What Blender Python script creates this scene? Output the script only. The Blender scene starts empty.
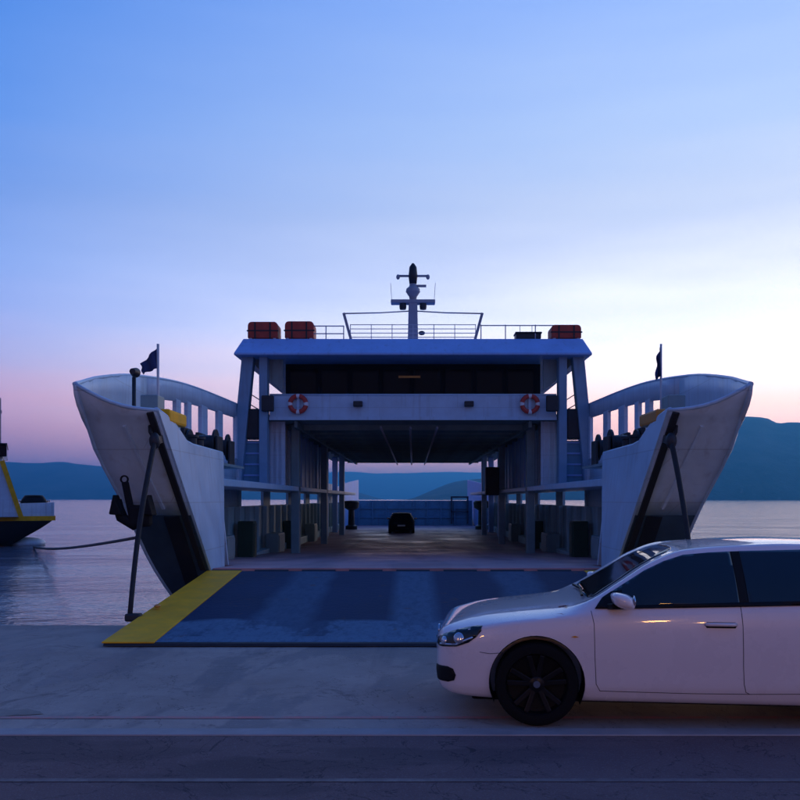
import bpy, bmesh, math, random
import numpy as np
from mathutils import Vector, Matrix
from mathutils.bvhtree import BVHTree
R = math.radians
random.seed(7)
sc = bpy.context.scene
col = sc.collection

# ------------------------------------------------------------------ camera
F, CX, HY, H = 866.0, 413.0, 499.0, 1.76        # photo pixels (800 px frame): focal, axis column, horizon row; eye height in metres
def P(px, py, Y):
    return Vector(((px - CX) / F * Y, Y, H + (HY - py) / F * Y))
cam = bpy.data.cameras.new('camera'); camo = bpy.data.objects.new('camera', cam); col.objects.link(camo)
camo.location = (0, 0, H); camo.rotation_euler = (R(90), 0, 0)
cam.sensor_width = 36; cam.lens = F / 800 * 36
cam.shift_x = -(CX - 400) / 800; cam.shift_y = (HY - 400) / 800
cam.clip_start = 0.1; cam.clip_end = 60000
sc.camera = camo

# ------------------------------------------------------------------ sky
SUN_AZ, SUN_EL = R(38), R(2.5)                    # azimuth measured from +Y towards +X
def lin(r, g, b):
    f = lambda v: ((v / 255 + 0.055) / 1.055) ** 2.4 if v > 10 else v / 255 / 12.92
    return (f(r), f(g), f(b), 1)
w = bpy.data.worlds.new('World'); sc.world = w; w.use_nodes = True
nt = w.node_tree; nt.nodes.clear(); N = nt.nodes.new; L = nt.links.new
out = N('ShaderNodeOutputWorld'); bg = N('ShaderNodeBackground')
tc = N('ShaderNodeTexCoord'); sep = N('ShaderNodeSeparateXYZ'); L(tc.outputs['Generated'], sep.inputs[0])
def M(op, a, b=None, c=None, clamp=False):
    n = N('ShaderNodeMath'); n.operation = op; n.use_clamp = clamp
    for i, v in enumerate((a, b, c)):
        if v is None: continue
        if isinstance(v, (int, float)): n.inputs[i].default_value = v
        else: L(v, n.inputs[i])
    return n.outputs[0]
elev = M('ARCSINE', M('MINIMUM', M('MAXIMUM', sep.outputs[2], -1.0), 1.0))          # radians
hl = M('SQRT', M('ADD', M('MULTIPLY', sep.outputs[0], sep.outputs[0]), M('ADD', M('MULTIPLY', sep.outputs[1], sep.outputs[1]), 1e-6)))
cosaz = M('DIVIDE', M('ADD', M('MULTIPLY', sep.outputs[0], math.sin(SUN_AZ)), M('MULTIPLY', sep.outputs[1], math.cos(SUN_AZ))), hl)
# the zenith has no azimuth: fade the azimuth term out overhead
fz = M('MULTIPLY_ADD', M('MULTIPLY', cosaz, M('MINIMUM', M('MULTIPLY', hl, 1.25), 1.0)), 0.5, 0.5)
# faint streaks of thin cloud near the horizon
mp = N('ShaderNodeMapping'); mp.inputs['Scale'].default_value = (2.2, 2.2, 16); L(tc.outputs['Generated'], mp.inputs[0])
nz = N('ShaderNodeTexNoise'); nz.inputs['Scale'].default_value = 1.6; nz.inputs['Detail'].default_value = 4; L(mp.outputs[0], nz.inputs[0])
e2 = M('ADD', elev, M('MULTIPLY', M('SUBTRACT', nz.outputs[0], 0.5), 0.065))
tt = M('DIVIDE', e2, R(90), clamp=True)
def ramp(stops):
    r = N('ShaderNodeValToRGB'); cr = r.color_ramp; cr.interpolation = 'EASE'
    while len(cr.elements) > 1: cr.elements.remove(cr.elements[-1])
    cr.elements[0].position = stops[0][0] / 90; cr.elements[0].color = lin(*stops[0][1])
    for d, c in stops[1:]:
        e = cr.elements.new(d / 90); e.color = lin(*c)
    cr.interpolation = 'LINEAR'
    L(tt, r.inputs[0]); return r.outputs[0]
rBack = ramp([(0, (84, 76, 108)), (4, (116, 98, 132)), (10, (112, 106, 150)), (22, (80, 98, 158)), (45, (52, 84, 152)), (90, (44, 80, 158))])
rLeft = ramp([(0, (150, 126, 178)), (2.6, (172, 142, 184)), (5.5, (184, 158, 200)), (9, (164, 168, 220)), (14, (138, 170, 236)), (22, (100, 153, 236)), (30, (68, 134, 226)), (50, (46, 102, 196)), (90, (44, 80, 158))])
rRight = ramp([(0, (255, 190, 170)), (4.5, (255, 214, 204)), (7.5, (255, 242, 240)), (11, (255, 250, 252)), (14, (246, 244, 255)), (18, (226, 234, 255)), (23, (200, 220, 255)), (30, (166, 196, 255)), (50, (84, 130, 210)), (90, (44, 80, 158))])
def mixc(f, a, b):
    m = N('ShaderNodeMix'); m.data_type = 'RGBA'; L(f, m.inputs[0]); L(a, m.inputs[6]); L(b, m.inputs[7]); return m.outputs[2]
def mapr(v, a, b, kind='LINEAR'):
    n = N('ShaderNodeMapRange'); n.interpolation_type = kind; n.inputs[1].default_value = a; n.inputs[2].default_value = b; L(v, n.inputs[0]); return n.outputs[0]
c1 = mixc(mapr(fz, 0.05, 0.70), rBack, rLeft)
c2 = mixc(mapr(fz, 0.70, 0.985), c1, rRight)
sky = N('ShaderNodeTexSky'); sky.sky_type = 'NISHITA'; sky.sun_disc = False
sky.sun_elevation = SUN_EL; sky.sun_rotation = SUN_AZ; sky.altitude = 0; sky.dust_density = 1.5; sky.ozone_density = 2.0
add = N('ShaderNodeMix'); add.data_type = 'RGBA'; add.blend_type = 'ADD'; add.inputs[0].default_value = 1
sc1 = N('ShaderNodeVectorMath'); sc1.operation = 'SCALE'; sc1.inputs['Scale'].default_value = 0.012; L(sky.outputs[0], sc1.inputs[0])
gain = M('MULTIPLY_ADD', M('MULTIPLY', mapr(e2, R(19), R(0.5), 'SMOOTHSTEP'), mapr(fz, 0.4, 0.95)), 1.45, 1.0)
gl = N('ShaderNodeVectorMath'); gl.operation = 'SCALE'; L(c2, gl.inputs[0]); L(gain, gl.inputs['Scale'])
tn = N('ShaderNodeVectorMath'); tn.operation = 'MULTIPLY'; L(gl.outputs[0], tn.inputs[0])
wm = N('ShaderNodeMix'); wm.data_type = 'RGBA'; L(mapr(e2, R(12), R(3.5), 'SMOOTHSTEP'), wm.inputs[0]); wm.inputs[6].default_value = (0.99, 1.04, 1.10, 1); wm.inputs[7].default_value = (1.26, 1.02, 0.84, 1); L(wm.outputs[2], tn.inputs[1])
L(tn.outputs[0], add.inputs[6]); L(sc1.outputs[0], add.inputs[7])
L(add.outputs[2], bg.inputs[0]); bg.inputs[1].default_value = 1.0; L(bg.outputs[0], out.inputs[0])

# ------------------------------------------------------------------ sun (just gone behind the hills: weak, wide, warm)
sl = bpy.data.lights.new('sun', 'SUN'); sl.energy = 0.6; sl.angle = R(12); sl.color = (1.0, 0.72, 0.56)
so = bpy.data.objects.new('sun', sl); col.objects.link(so)
sd = Vector((math.sin(SUN_AZ) * math.cos(R(7)), math.cos(SUN_AZ) * math.cos(R(7)), math.sin(R(7))))
so.rotation_euler = sd.to_track_quat('Z', 'Y').to_euler()

vs = sc.view_settings; vs.view_transform = 'Standard'; vs.look = 'None'; vs.exposure = 0.0; vs.gamma = 1.0
sc.render.engine = 'CYCLES'
cy = sc.cycles; cy.use_denoising = True; cy.max_bounces = 6; cy.diffuse_bounces = 3; cy.glossy_bounces = 3; cy.transmission_bounces = 4; cy.volume_bounces = 0
cy.caustics_reflective = False; cy.caustics_refractive = False

# ------------------------------------------------------------------ materials
MATS = {}
def pm(name, c, rough=0.5, metal=0.0, var=0.15, scale=2.0, bump=0.0, bscale=30.0, streak=0.0, streak_col=(0.12, 0.055, 0.03), coat=0.0, spec=0.5, emit=None, estr=0.0, world=False, plates=False):
    """procedural paint / metal / rubber: broken-up base colour, roughness variation, optional run-off streaks and relief"""
    m = bpy.data.materials.new(name); m.use_nodes = True; t = m.node_tree; b = t.nodes['Principled BSDF']
    n, l = t.nodes.new, t.links.new
    co = n('ShaderNodeTexCoord'); src = co.outputs['Object']
    if world:
        g = n('ShaderNodeNewGeometry'); src = g.outputs['Position']
    n1 = n('ShaderNodeTexNoise'); n1.inputs['Scale'].default_value = scale; n1.inputs['Detail'].default_value = 6; n1.inputs['Roughness'].default_value = 0.65; l(src, n1.inputs[0])
    r = n('ShaderNodeMapRange'); r.inputs[1].default_value = 0.3; r.inputs[2].default_value = 0.7; r.inputs[3].default_value = 1 - var; r.inputs[4].default_value = 1 + var * 0.6; l(n1.outputs[0], r.inputs[0])
    v = n('ShaderNodeVectorMath'); v.operation = 'SCALE'; v.inputs[0].default_value = c; l(r.outputs[0], v.inputs['Scale'])
    cout = v.outputs[0]
    if streak:
        mpn = n('ShaderNodeMapping'); mpn.inputs['Scale'].default_value = (3.2, 3.2, 0.22); l(src, mpn.inputs[0])
        n2 = n('ShaderNodeTexNoise'); n2.inputs['Scale'].default_value = 1.8; n2.inputs['Detail'].default_value = 5; l(mpn.outputs[0], n2.inputs[0])
        r2 = n('ShaderNodeMapRange'); r2.inputs[1].default_value = 0.56; r2.inputs[2].default_value = 0.75; r2.inputs[4].default_value = streak; l(n2.outputs[0], r2.inputs[0])
        mx = n('ShaderNodeMix'); mx.data_type = 'RGBA'; l(r2.outputs[0], mx.inputs[0]); l(cout, mx.inputs[6]); mx.inputs[7].default_value = (*streak_col, 1)
        cout = mx.outputs[2]
    if plates:                                           # welded plating: faint seams and plate-to-plate difference
        g2 = n('ShaderNodeNewGeometry'); sx_ = n('ShaderNodeSeparateXYZ'); l(g2.outputs['Position'], sx_.inputs[0])
        ad = n('ShaderNodeMath'); ad.operation = 'ADD'; l(sx_.outputs[0], ad.inputs[0]); l(sx_.outputs[1], ad.inputs[1])
        cb = n('ShaderNodeCombineXYZ'); l(ad.outputs[0], cb.inputs[0]); l(sx_.outputs[2], cb.inputs[1])
        bt = n('ShaderNodeTexBrick'); bt.inputs['Scale'].default_value = 1.0; bt.inputs['Brick Width'].default_value = 1.9; bt.inputs['Row Height'].default_value = 0.85; bt.inputs['Mortar Size'].default_value = 0.012; bt.inputs['Mortar Smooth'].default_value = 0.6
        bt.inputs['Color1'].default_value = (1, 1, 1, 1); bt.inputs['Color2'].default_value = (0.86, 0.87, 0.88, 1); bt.inputs['Mortar'].default_value = (0.55, 0.52, 0.5, 1); l(cb.outputs[0], bt.inputs[0])
        mxp = n('ShaderNodeMix'); mxp.data_type = 'RGBA'; mxp.blend_type = 'MULTIPLY'; mxp.inputs[0].default_value = 0.45; l(cout, mxp.inputs[6]); l(bt.outputs[0], mxp.inputs[7]); cout = mxp.outputs[2]
        nd = n('ShaderNodeTexNoise'); nd.inputs['Scale'].default_value = 1.1; nd.inputs['Detail'].default_value = 2; l(cb.outputs[0], nd.inputs[0])
        bp2 = n('ShaderNodeBump'); bp2.inputs['Strength'].default_value = 0.5; bp2.inputs['Distance'].default_value = 0.06; l(nd.outputs[0], bp2.inputs['Height']); l(bp2.outputs[0], b.inputs['Normal'])
    l(cout, b.inputs['Base Color'])
    rr = n('ShaderNodeMapRange'); rr.inputs[1].default_value = 0.3; rr.inputs[2].default_value = 0.7; rr.inputs[3].default_value = max(0.02, rough * 0.85); rr.inputs[4].default_value = min(1, rough * 1.2); l(n1.outputs[0], rr.inputs[0])
    l(rr.outputs[0], b.inputs['Roughness'])
    b.inputs['Metallic'].default_value = metal; b.inputs['Specular IOR Level'].default_value = spec
    if coat: b.inputs['Coat Weight'].default_value = coat; b.inputs['Coat Roughness'].default_value = 0.04
    if bump:
        n3 = n('ShaderNodeTexNoise'); n3.inputs['Scale'].default_value = bscale; n3.inputs['Detail'].default_value = 4; l(src, n3.inputs[0])
        bp = n('ShaderNodeBump'); bp.inputs['Strength'].default_value = bump; bp.inputs['Distance'].default_value = 0.02; l(n3.outputs[0], bp.inputs['Height']); l(bp.outputs[0], b.inputs['Normal'])
    if emit:
        b.inputs['Emission Color'].default_value = (*emit, 1); b.inputs['Emission Strength'].default_value = estr
    MATS[name] = m; return m
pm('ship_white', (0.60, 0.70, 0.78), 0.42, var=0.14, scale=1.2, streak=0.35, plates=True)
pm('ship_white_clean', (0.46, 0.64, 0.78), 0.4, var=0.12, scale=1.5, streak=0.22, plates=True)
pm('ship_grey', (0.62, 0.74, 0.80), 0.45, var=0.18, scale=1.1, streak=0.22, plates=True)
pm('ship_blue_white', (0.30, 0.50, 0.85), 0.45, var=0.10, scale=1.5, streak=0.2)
pm('boot_black', (0.018, 0.02, 0.024), 0.55, var=0.35, scale=2, streak=0.25, streak_col=(0.07, 0.045, 0.03))
pm('leg_blue', (0.20, 0.36, 0.50), 0.45, var=0.15, scale=1.5, streak=0.3)
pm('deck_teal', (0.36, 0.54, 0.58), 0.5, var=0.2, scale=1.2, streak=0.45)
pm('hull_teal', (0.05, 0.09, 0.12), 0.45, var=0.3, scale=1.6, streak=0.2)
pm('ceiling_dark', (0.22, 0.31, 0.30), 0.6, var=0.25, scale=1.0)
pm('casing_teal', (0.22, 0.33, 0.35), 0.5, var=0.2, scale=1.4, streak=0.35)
pm('anchor_black', (0.012, 0.013, 0.016), 0.7, var=0.3, scale=6, spec=0.15)
pm('car_dark_dull', (0.012, 0.013, 0.016), 0.6, var=0.1, scale=3, spec=0.12)
pm('dark_steel', (0.03, 0.033, 0.04), 0.5, metal=0.3, var=0.3, scale=4)
pm('black_rubber', (0.018, 0.018, 0.02), 0.75, var=0.3, scale=5, bump=0.2)
pm('yellow_paint', (0.92, 0.45, 0.02), 0.6, spec=0.15, var=0.22, scale=2.6, streak=0.0, bump=0.15)
pm('orange_paint', (0.60, 0.24, 0.03), 0.5, var=0.2, scale=4)
pm('red_cover', (0.52, 0.06, 0.035), 0.6, var=0.3, scale=3, bump=0.25, bscale=9)
pm('buoy_red', (0.50, 0.05, 0.035), 0.5, var=0.12, scale=4)
pm('buoy_white', (0.75, 0.75, 0.74), 0.5, var=0.1, scale=4)
pm('flag_cloth', (0.03, 0.05, 0.16), 0.85, var=0.2, scale=3)
pm('rope', (0.10, 0.095, 0.09), 0.9, var=0.3, scale=12, bump=0.5, bscale=40)
pm('rail_white', (0.55, 0.56, 0.58), 0.4, var=0.1, scale=4)
pm('gate_blue', (0.12, 0.32, 0.46), 0.5, var=0.22, scale=1.2, streak=0.3)
pm('green_paint', (0.02, 0.06, 0.035), 0.5, var=0.25, scale=3)
pm('glass_dark', (0.005, 0.006, 0.009), 0.08, var=0.1, scale=1, spec=0.12)
pm('lounge_wall', (0.012, 0.016, 0.024), 0.6, var=0.2, scale=1.5, spec=0.1)
pm('brass', (0.32, 0.22, 0.08), 0.35, metal=0.8, var=0.2, scale=6)
pm('mast_grey', (0.34, 0.37, 0.42), 0.5, var=0.15, scale=3)
pm('car_white', (0.82, 0.74, 0.73), 0.28, var=0.025, scale=2, coat=1.0)
pm('car_black', (0.012, 0.012, 0.014), 0.25, var=0.1, scale=2, coat=1.0)
pm('car_glass', (0.006, 0.010, 0.012), 0.03, var=0.05, scale=1, spec=0.7)
pm('car_trim', (0.008, 0.008, 0.009), 0.55, var=0.15, scale=8, spec=0.2)
pm('seam', (0.07, 0.062, 0.064), 0.8, var=0.1)
pm('tyre', (0.009, 0.009, 0.010), 0.9, spec=0.15, var=0.25, scale=9, bump=0.2, bscale=60)
pm('rim_black', (0.007, 0.007, 0.009), 0.3, var=0.2, scale=6, spec=0.25)
pm('chrome', (0.62, 0.63, 0.66), 0.12, metal=1.0, var=0.05, scale=5)
pm('lamp_reflector', (0.62, 0.66, 0.72), 0.12, metal=0.8, var=0.3, scale=9)
pm('tail_red', (0.30, 0.012, 0.012), 0.15, var=0.1, scale=5)
pm('amber', (0.75, 0.30, 0.02), 0.2, var=0.1, scale=5)
pm('lamp_glow', (0.9, 0.6, 0.3), 0.4, emit=(1.0, 0.45, 0.12), estr=60)
pm('kerb_stone', (0.36, 0.32, 0.31), 0.8, var=0.2, scale=2.5, bump=0.5, bscale=14, world=True)

def surface(name, build):
    m = bpy.data.materials.new(name); m.use_nodes = True; t = m.node_tree; b = t.nodes['Principled BSDF']
    n, l = t.nodes.new, t.links.new
    g = n('ShaderNodeNewGeometry'); pos = g.outputs['Position']
    class K: pass
    k = K(); k.t, k.b, k.n, k.l, k.pos = t, b, n, l, pos
    def noise(scale, detail=5, rough=0.6, sx=(1, 1, 1), dist=0.0):
        mpn = n('ShaderNodeMapping'); mpn.inputs['Scale'].default_value = sx; l(pos, mpn.inputs[0])
        a = n('ShaderNodeTexNoise'); a.inputs['Scale'].default_value = scale; a.inputs['Detail'].default_value = detail; a.inputs['Roughness'].default_value = rough; a.inputs['Distortion'].default_value = dist
        l(mpn.outputs[0], a.inputs[0]); return a.outputs[0]
    def mr(v, a, b_, c=0.0, d=1.0):
        q = n('ShaderNodeMapRange'); q.inputs[1].default_value = a; q.inputs[2].default_value = b_; q.inputs[3].default_value = c; q.inputs[4].default_value = d; l(v, q.inputs[0]); return q.outputs[0]
    def mix(f, a, b_):
        q = n('ShaderNodeMix'); q.data_type = 'RGBA'
        for i, v in ((0, f), (6, a), (7, b_)):
            if isinstance(v, tuple): q.inputs[i].default_value = (*v, 1)
            elif isinstance(v, float): q.inputs[i].default_value = v
            else: l(v, q.inputs[i])
        return q.outputs[2]
    def math_(op, a, b_=None):
        q = n('ShaderNodeMath'); q.operation = op
        for i, v in ((0, a), (1, b_)):
            if v is None: continue
            if isinstance(v, (int, float)): q.inputs[i].default_value = v
            else: l(v, q.inputs[i])
        return q.outputs[0]
    def bump(h, strength, dist):
        q = n('ShaderNodeBump'); q.inputs['Strength'].default_value = strength; q.inputs['Distance'].default_value = dist; l(h, q.inputs['Height']); l(q.outputs[0], b.inputs['Normal'])
    k.noise, k.mr, k.mix, k.math, k.bump = noise, mr, mix, math_, bump
    s = n('ShaderNodeSeparateXYZ'); l(pos, s.inputs[0]); k.x, k.y, k.z = s.outputs
    build(k); MATS[name] = m; return m

def b_concrete(k):
    base = k.mix(k.mr(k.noise(0.55, 7, 0.7), 0.3, 0.7), (0.32, 0.25, 0.21), (0.49, 0.395, 0.335))
    st = k.mr(k.noise(0.42, 6, 0.62, sx=(1, 0.55, 1), dist=1.8), 0.50, 0.56)        # dried runs and damp patches
    base = k.mix(k.math('MULTIPLY', st, 0.7), base, (0.20, 0.165, 0.16))
    st2 = k.mr(k.noise(1.7, 6, 0.7, dist=0.8), 0.60, 0.68); base = k.mix(k.math('MULTIPLY', st2, 0.6), base, (0.14, 0.115, 0.11))
    sp = k.mr(k.noise(14, 4, 0.75), 0.58, 0.72)
    base = k.mix(k.math('MULTIPLY', sp, 0.4), base, (0.55, 0.48, 0.44))
    tr = k.math('MULTIPLY', k.mr(k.noise(1.3, 5, 0.6, sx=(1.0, 0.16, 1), dist=0.9), 0.54, 0.64), k.mr(k.noise(2.2, 5, 0.7), 0.38, 0.6))          # tyre marks running on to the ramp
    base = k.mix(k.math('MULTIPLY', tr, 0.55), base, (0.17, 0.145, 0.14))
    cr = k.noise(0.6, 6, 0.65, dist=1.2); cr = k.mr(k.math('ABSOLUTE', k.math('SUBTRACT', cr, 0.47)), 0.0, 0.0035, 1.0, 0.0)  # hairline cracks
    base = k.mix(k.math('MULTIPLY', cr, 0.75), base, (0.08, 0.07, 0.065))
    k.l(base, k.b.inputs['Base Color']); k.l(k.mr(st, 0, 1, 0.9, 0.55), k.b.inputs['Roughness']); k.b.inputs['Specular IOR Level'].default_value = 0.22
    k.bump(k.math('ADD', k.noise(60, 3), k.math('MULTIPLY', k.noise(5, 4), 1.5)), 0.45, 0.015)
surface('concrete', b_concrete)
def b_asphalt(k):
    base = k.mix(k.mr(k.noise(0.8, 6, 0.7), 0.3, 0.7), (0.15, 0.095, 0.095), (0.21, 0.14, 0.13))
    sp = k.mr(k.noise(90, 2, 0.7), 0.54, 0.70)
    base = k.mix(k.math('MULTIPLY', sp, 0.55), base, (0.28, 0.24, 0.23))
    pt = k.mr(k.noise(0.5, 5, 0.6, sx=(0.5, 1.3, 1)), 0.52, 0.56); base = k.mix(k.math('MULTIPLY', pt, 0.4), base, (0.07, 0.055, 0.056))
    cr = k.mr(k.noise(1.3, 5, 0.6, dist=1.5), 0.492, 0.508); cr2 = k.math('MULTIPLY', k.math('MULTIPLY', cr, k.math('SUBTRACT', 1.0, cr)), 2.2)
    base = k.mix(cr2, base, (0.025, 0.025, 0.027))
    k.l(base, k.b.inputs['Base Color']); k.b.inputs['Roughness'].default_value = 0.9; k.b.inputs['Specular IOR Level'].default_value = 0.2
    k.bump(k.noise(140, 3), 0.5, 0.012)
surface('asphalt', b_asphalt)
def b_worn_line(k):
    wv = k.mr(k.noise(5, 6, 0.75), 0.42, 0.62)
    k.l(k.mix(wv, (0.62, 0.20, 0.18), (0.36, 0.27, 0.24)), k.b.inputs['Base Color']); k.b.inputs['Roughness'].default_value = 0.75
surface('worn_red_line', b_worn_line)
def b_worn_white(k):
    wv = k.mr(k.noise(2.2, 6, 0.75), 0.40, 0.58)
    k.l(k.mix(wv, (0.24, 0.19, 0.17), (0.15, 0.105, 0.10)), k.b.inputs['Base Color']); k.b.inputs['Roughness'].default_value = 0.75
surface('worn_pale_line', b_worn_white)
def b_stain(k):
    wv = k.mr(k.noise(3, 5, 0.7), 0.35, 0.7)
    k.l(k.mix(wv, (0.09, 0.07, 0.06), (0.16, 0.13, 0.115)), k.b.inputs['Base Color']); k.b.inputs['Roughness'].default_value = 0.5
surface('oil_stain', b_stain)
def b_ramp(k):
    # worn blue paint: wheel tracks and the lip rubbed paler, rust where it has chipped
    ax = k.math('ABSOLUTE', k.x)
    wob = k.math('MULTIPLY', k.math('SUBTRACT', k.noise(0.9, 3, 0.5), 0.5), 0.35)
    track = k.mr(k.math('ABSOLUTE', k.math('SUBTRACT', k.math('ADD', ax, wob), 1.75)), 0.26, 0.46, 1.0, 0.0)
    mid = k.mr(k.math('ABSOLUTE', k.math('ADD', k.x, -0.02)), 0.22, 0.40, 1.0, 0.0)
    lip = k.mr(k.math('ADD', k.y, k.math('MULTIPLY', wob, 2.4)), 11.45, 11.6, 1.0, 0.0)
    lip2 = k.mr(k.y, 10.62, 10.66, 1.0, 0.0)
    pat = k.mr(k.noise(0.9, 5, 0.7, sx=(1.2, 0.7, 1)), 0.42, 0.50)
    wv = k.math('MAXIMUM', k.math('MULTIPLY', track, 0.42), k.math('MAXIMUM', k.math('MULTIPLY', mid, 0.6), k.math('MULTIPLY', lip, k.mr(pat, 0, 1, 0.25, 0.85))))
    wv = k.math('MAXIMUM', wv, k.math('MULTIPLY', lip2, 0.9))
    wv = k.math('MULTIPLY', wv, k.mr(k.noise(7, 5, 0.7, sx=(1.5, 0.5, 1)), 0.30, 0.55, 0.55, 1.0))
    base = k.mix(k.mr(k.noise(0.7, 5, 0.6), 0.3, 0.7), (0.004, 0.026, 0.074), (0.008, 0.036, 0.10))
    base = k.mix(wv, base, (0.10, 0.20, 0.30))
    rs = k.mr(k.noise(2.6, 7, 0.75), 0.60, 0.68); base = k.mix(k.math('MULTIPLY', rs, 0.7), base, (0.09, 0.055, 0.045))
    k.l(base, k.b.inputs['Base Color']); k.b.inputs['Roughness'].default_value = 0.65; k.b.inputs['Specular IOR Level'].default_value = 0.12
    k.bump(k.math('ADD', k.noise(18, 3), k.noise(3, 3)), 0.35, 0.02)
surface('ramp_blue', b_ramp)
def b_deck(k):
    base = k.mix(k.mr(k.noise(0.5, 6, 0.7), 0.3, 0.7), (0.46, 0.235, 0.24), (0.62, 0.36, 0.36))
    tr = k.mr(k.noise(0.9, 3, 0.5, sx=(1.0, 0.06, 1)), 0.5, 0.62); base = k.mix(k.math('MULTIPLY', tr, 0.5), base, (0.19, 0.14, 0.16))
    k.l(base, k.b.inputs['Base Color']); k.l(k.mr(k.noise(0.35, 4, 0.6), 0.35, 0.65, 0.36, 0.7), k.b.inputs['Roughness']); k.b.inputs['Specular IOR Level'].default_value = 0.3
    k.bump(k.noise(6, 4), 0.25, 0.02)
surface('car_deck', b_deck)
def b_water(k):
    k.b.inputs['Base Color'].default_value = (0.10, 0.12, 0.165, 1); k.b.inputs['Roughness'].default_value = 0.14; k.b.inputs['IOR'].default_value = 1.33
    a = k.noise(0.55, 4, 0.6, sx=(0.7, 1.3, 1)); c = k.noise(2.6, 3, 0.6, sx=(0.8, 1.2, 1)); d = k.noise(0.07, 3, 0.5, sx=(0.6, 1.3, 1))
    k.bump(k.math('ADD', k.math('ADD', k.math('MULTIPLY', a, 2.2), k.math('MULTIPLY', c, 0.9)), k.math('MULTIPLY', d, 15.0)), 0.75, 0.055)
surface('sea_water', b_water)
def hillmat(name, a, c):
    def f(k):
        base = k.mix(k.mr(k.noise(0.004, 7, 0.7), 0.35, 0.65), a, c)
        base = k.mix(k.math('MULTIPLY', k.mr(k.noise(0.02, 4, 0.7), 0.62, 0.72), 0.5), base, (0.26, 0.22, 0.17))
        k.l(base, k.b.inputs['Base Color']); k.b.inputs['Roughness'].default_value = 0.95; k.b.inputs['Specular IOR Level'].default_value = 0.1
        k.bump(k.noise(0.03, 5, 0.7), 0.8, 12)
    surface(name, f)
hillmat('wooded_hill', (0.018, 0.030, 0.016), (0.10, 0.10, 0.07))
hillmat('far_hill', (0.04, 0.055, 0.03), (0.09, 0.095, 0.06))

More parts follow.
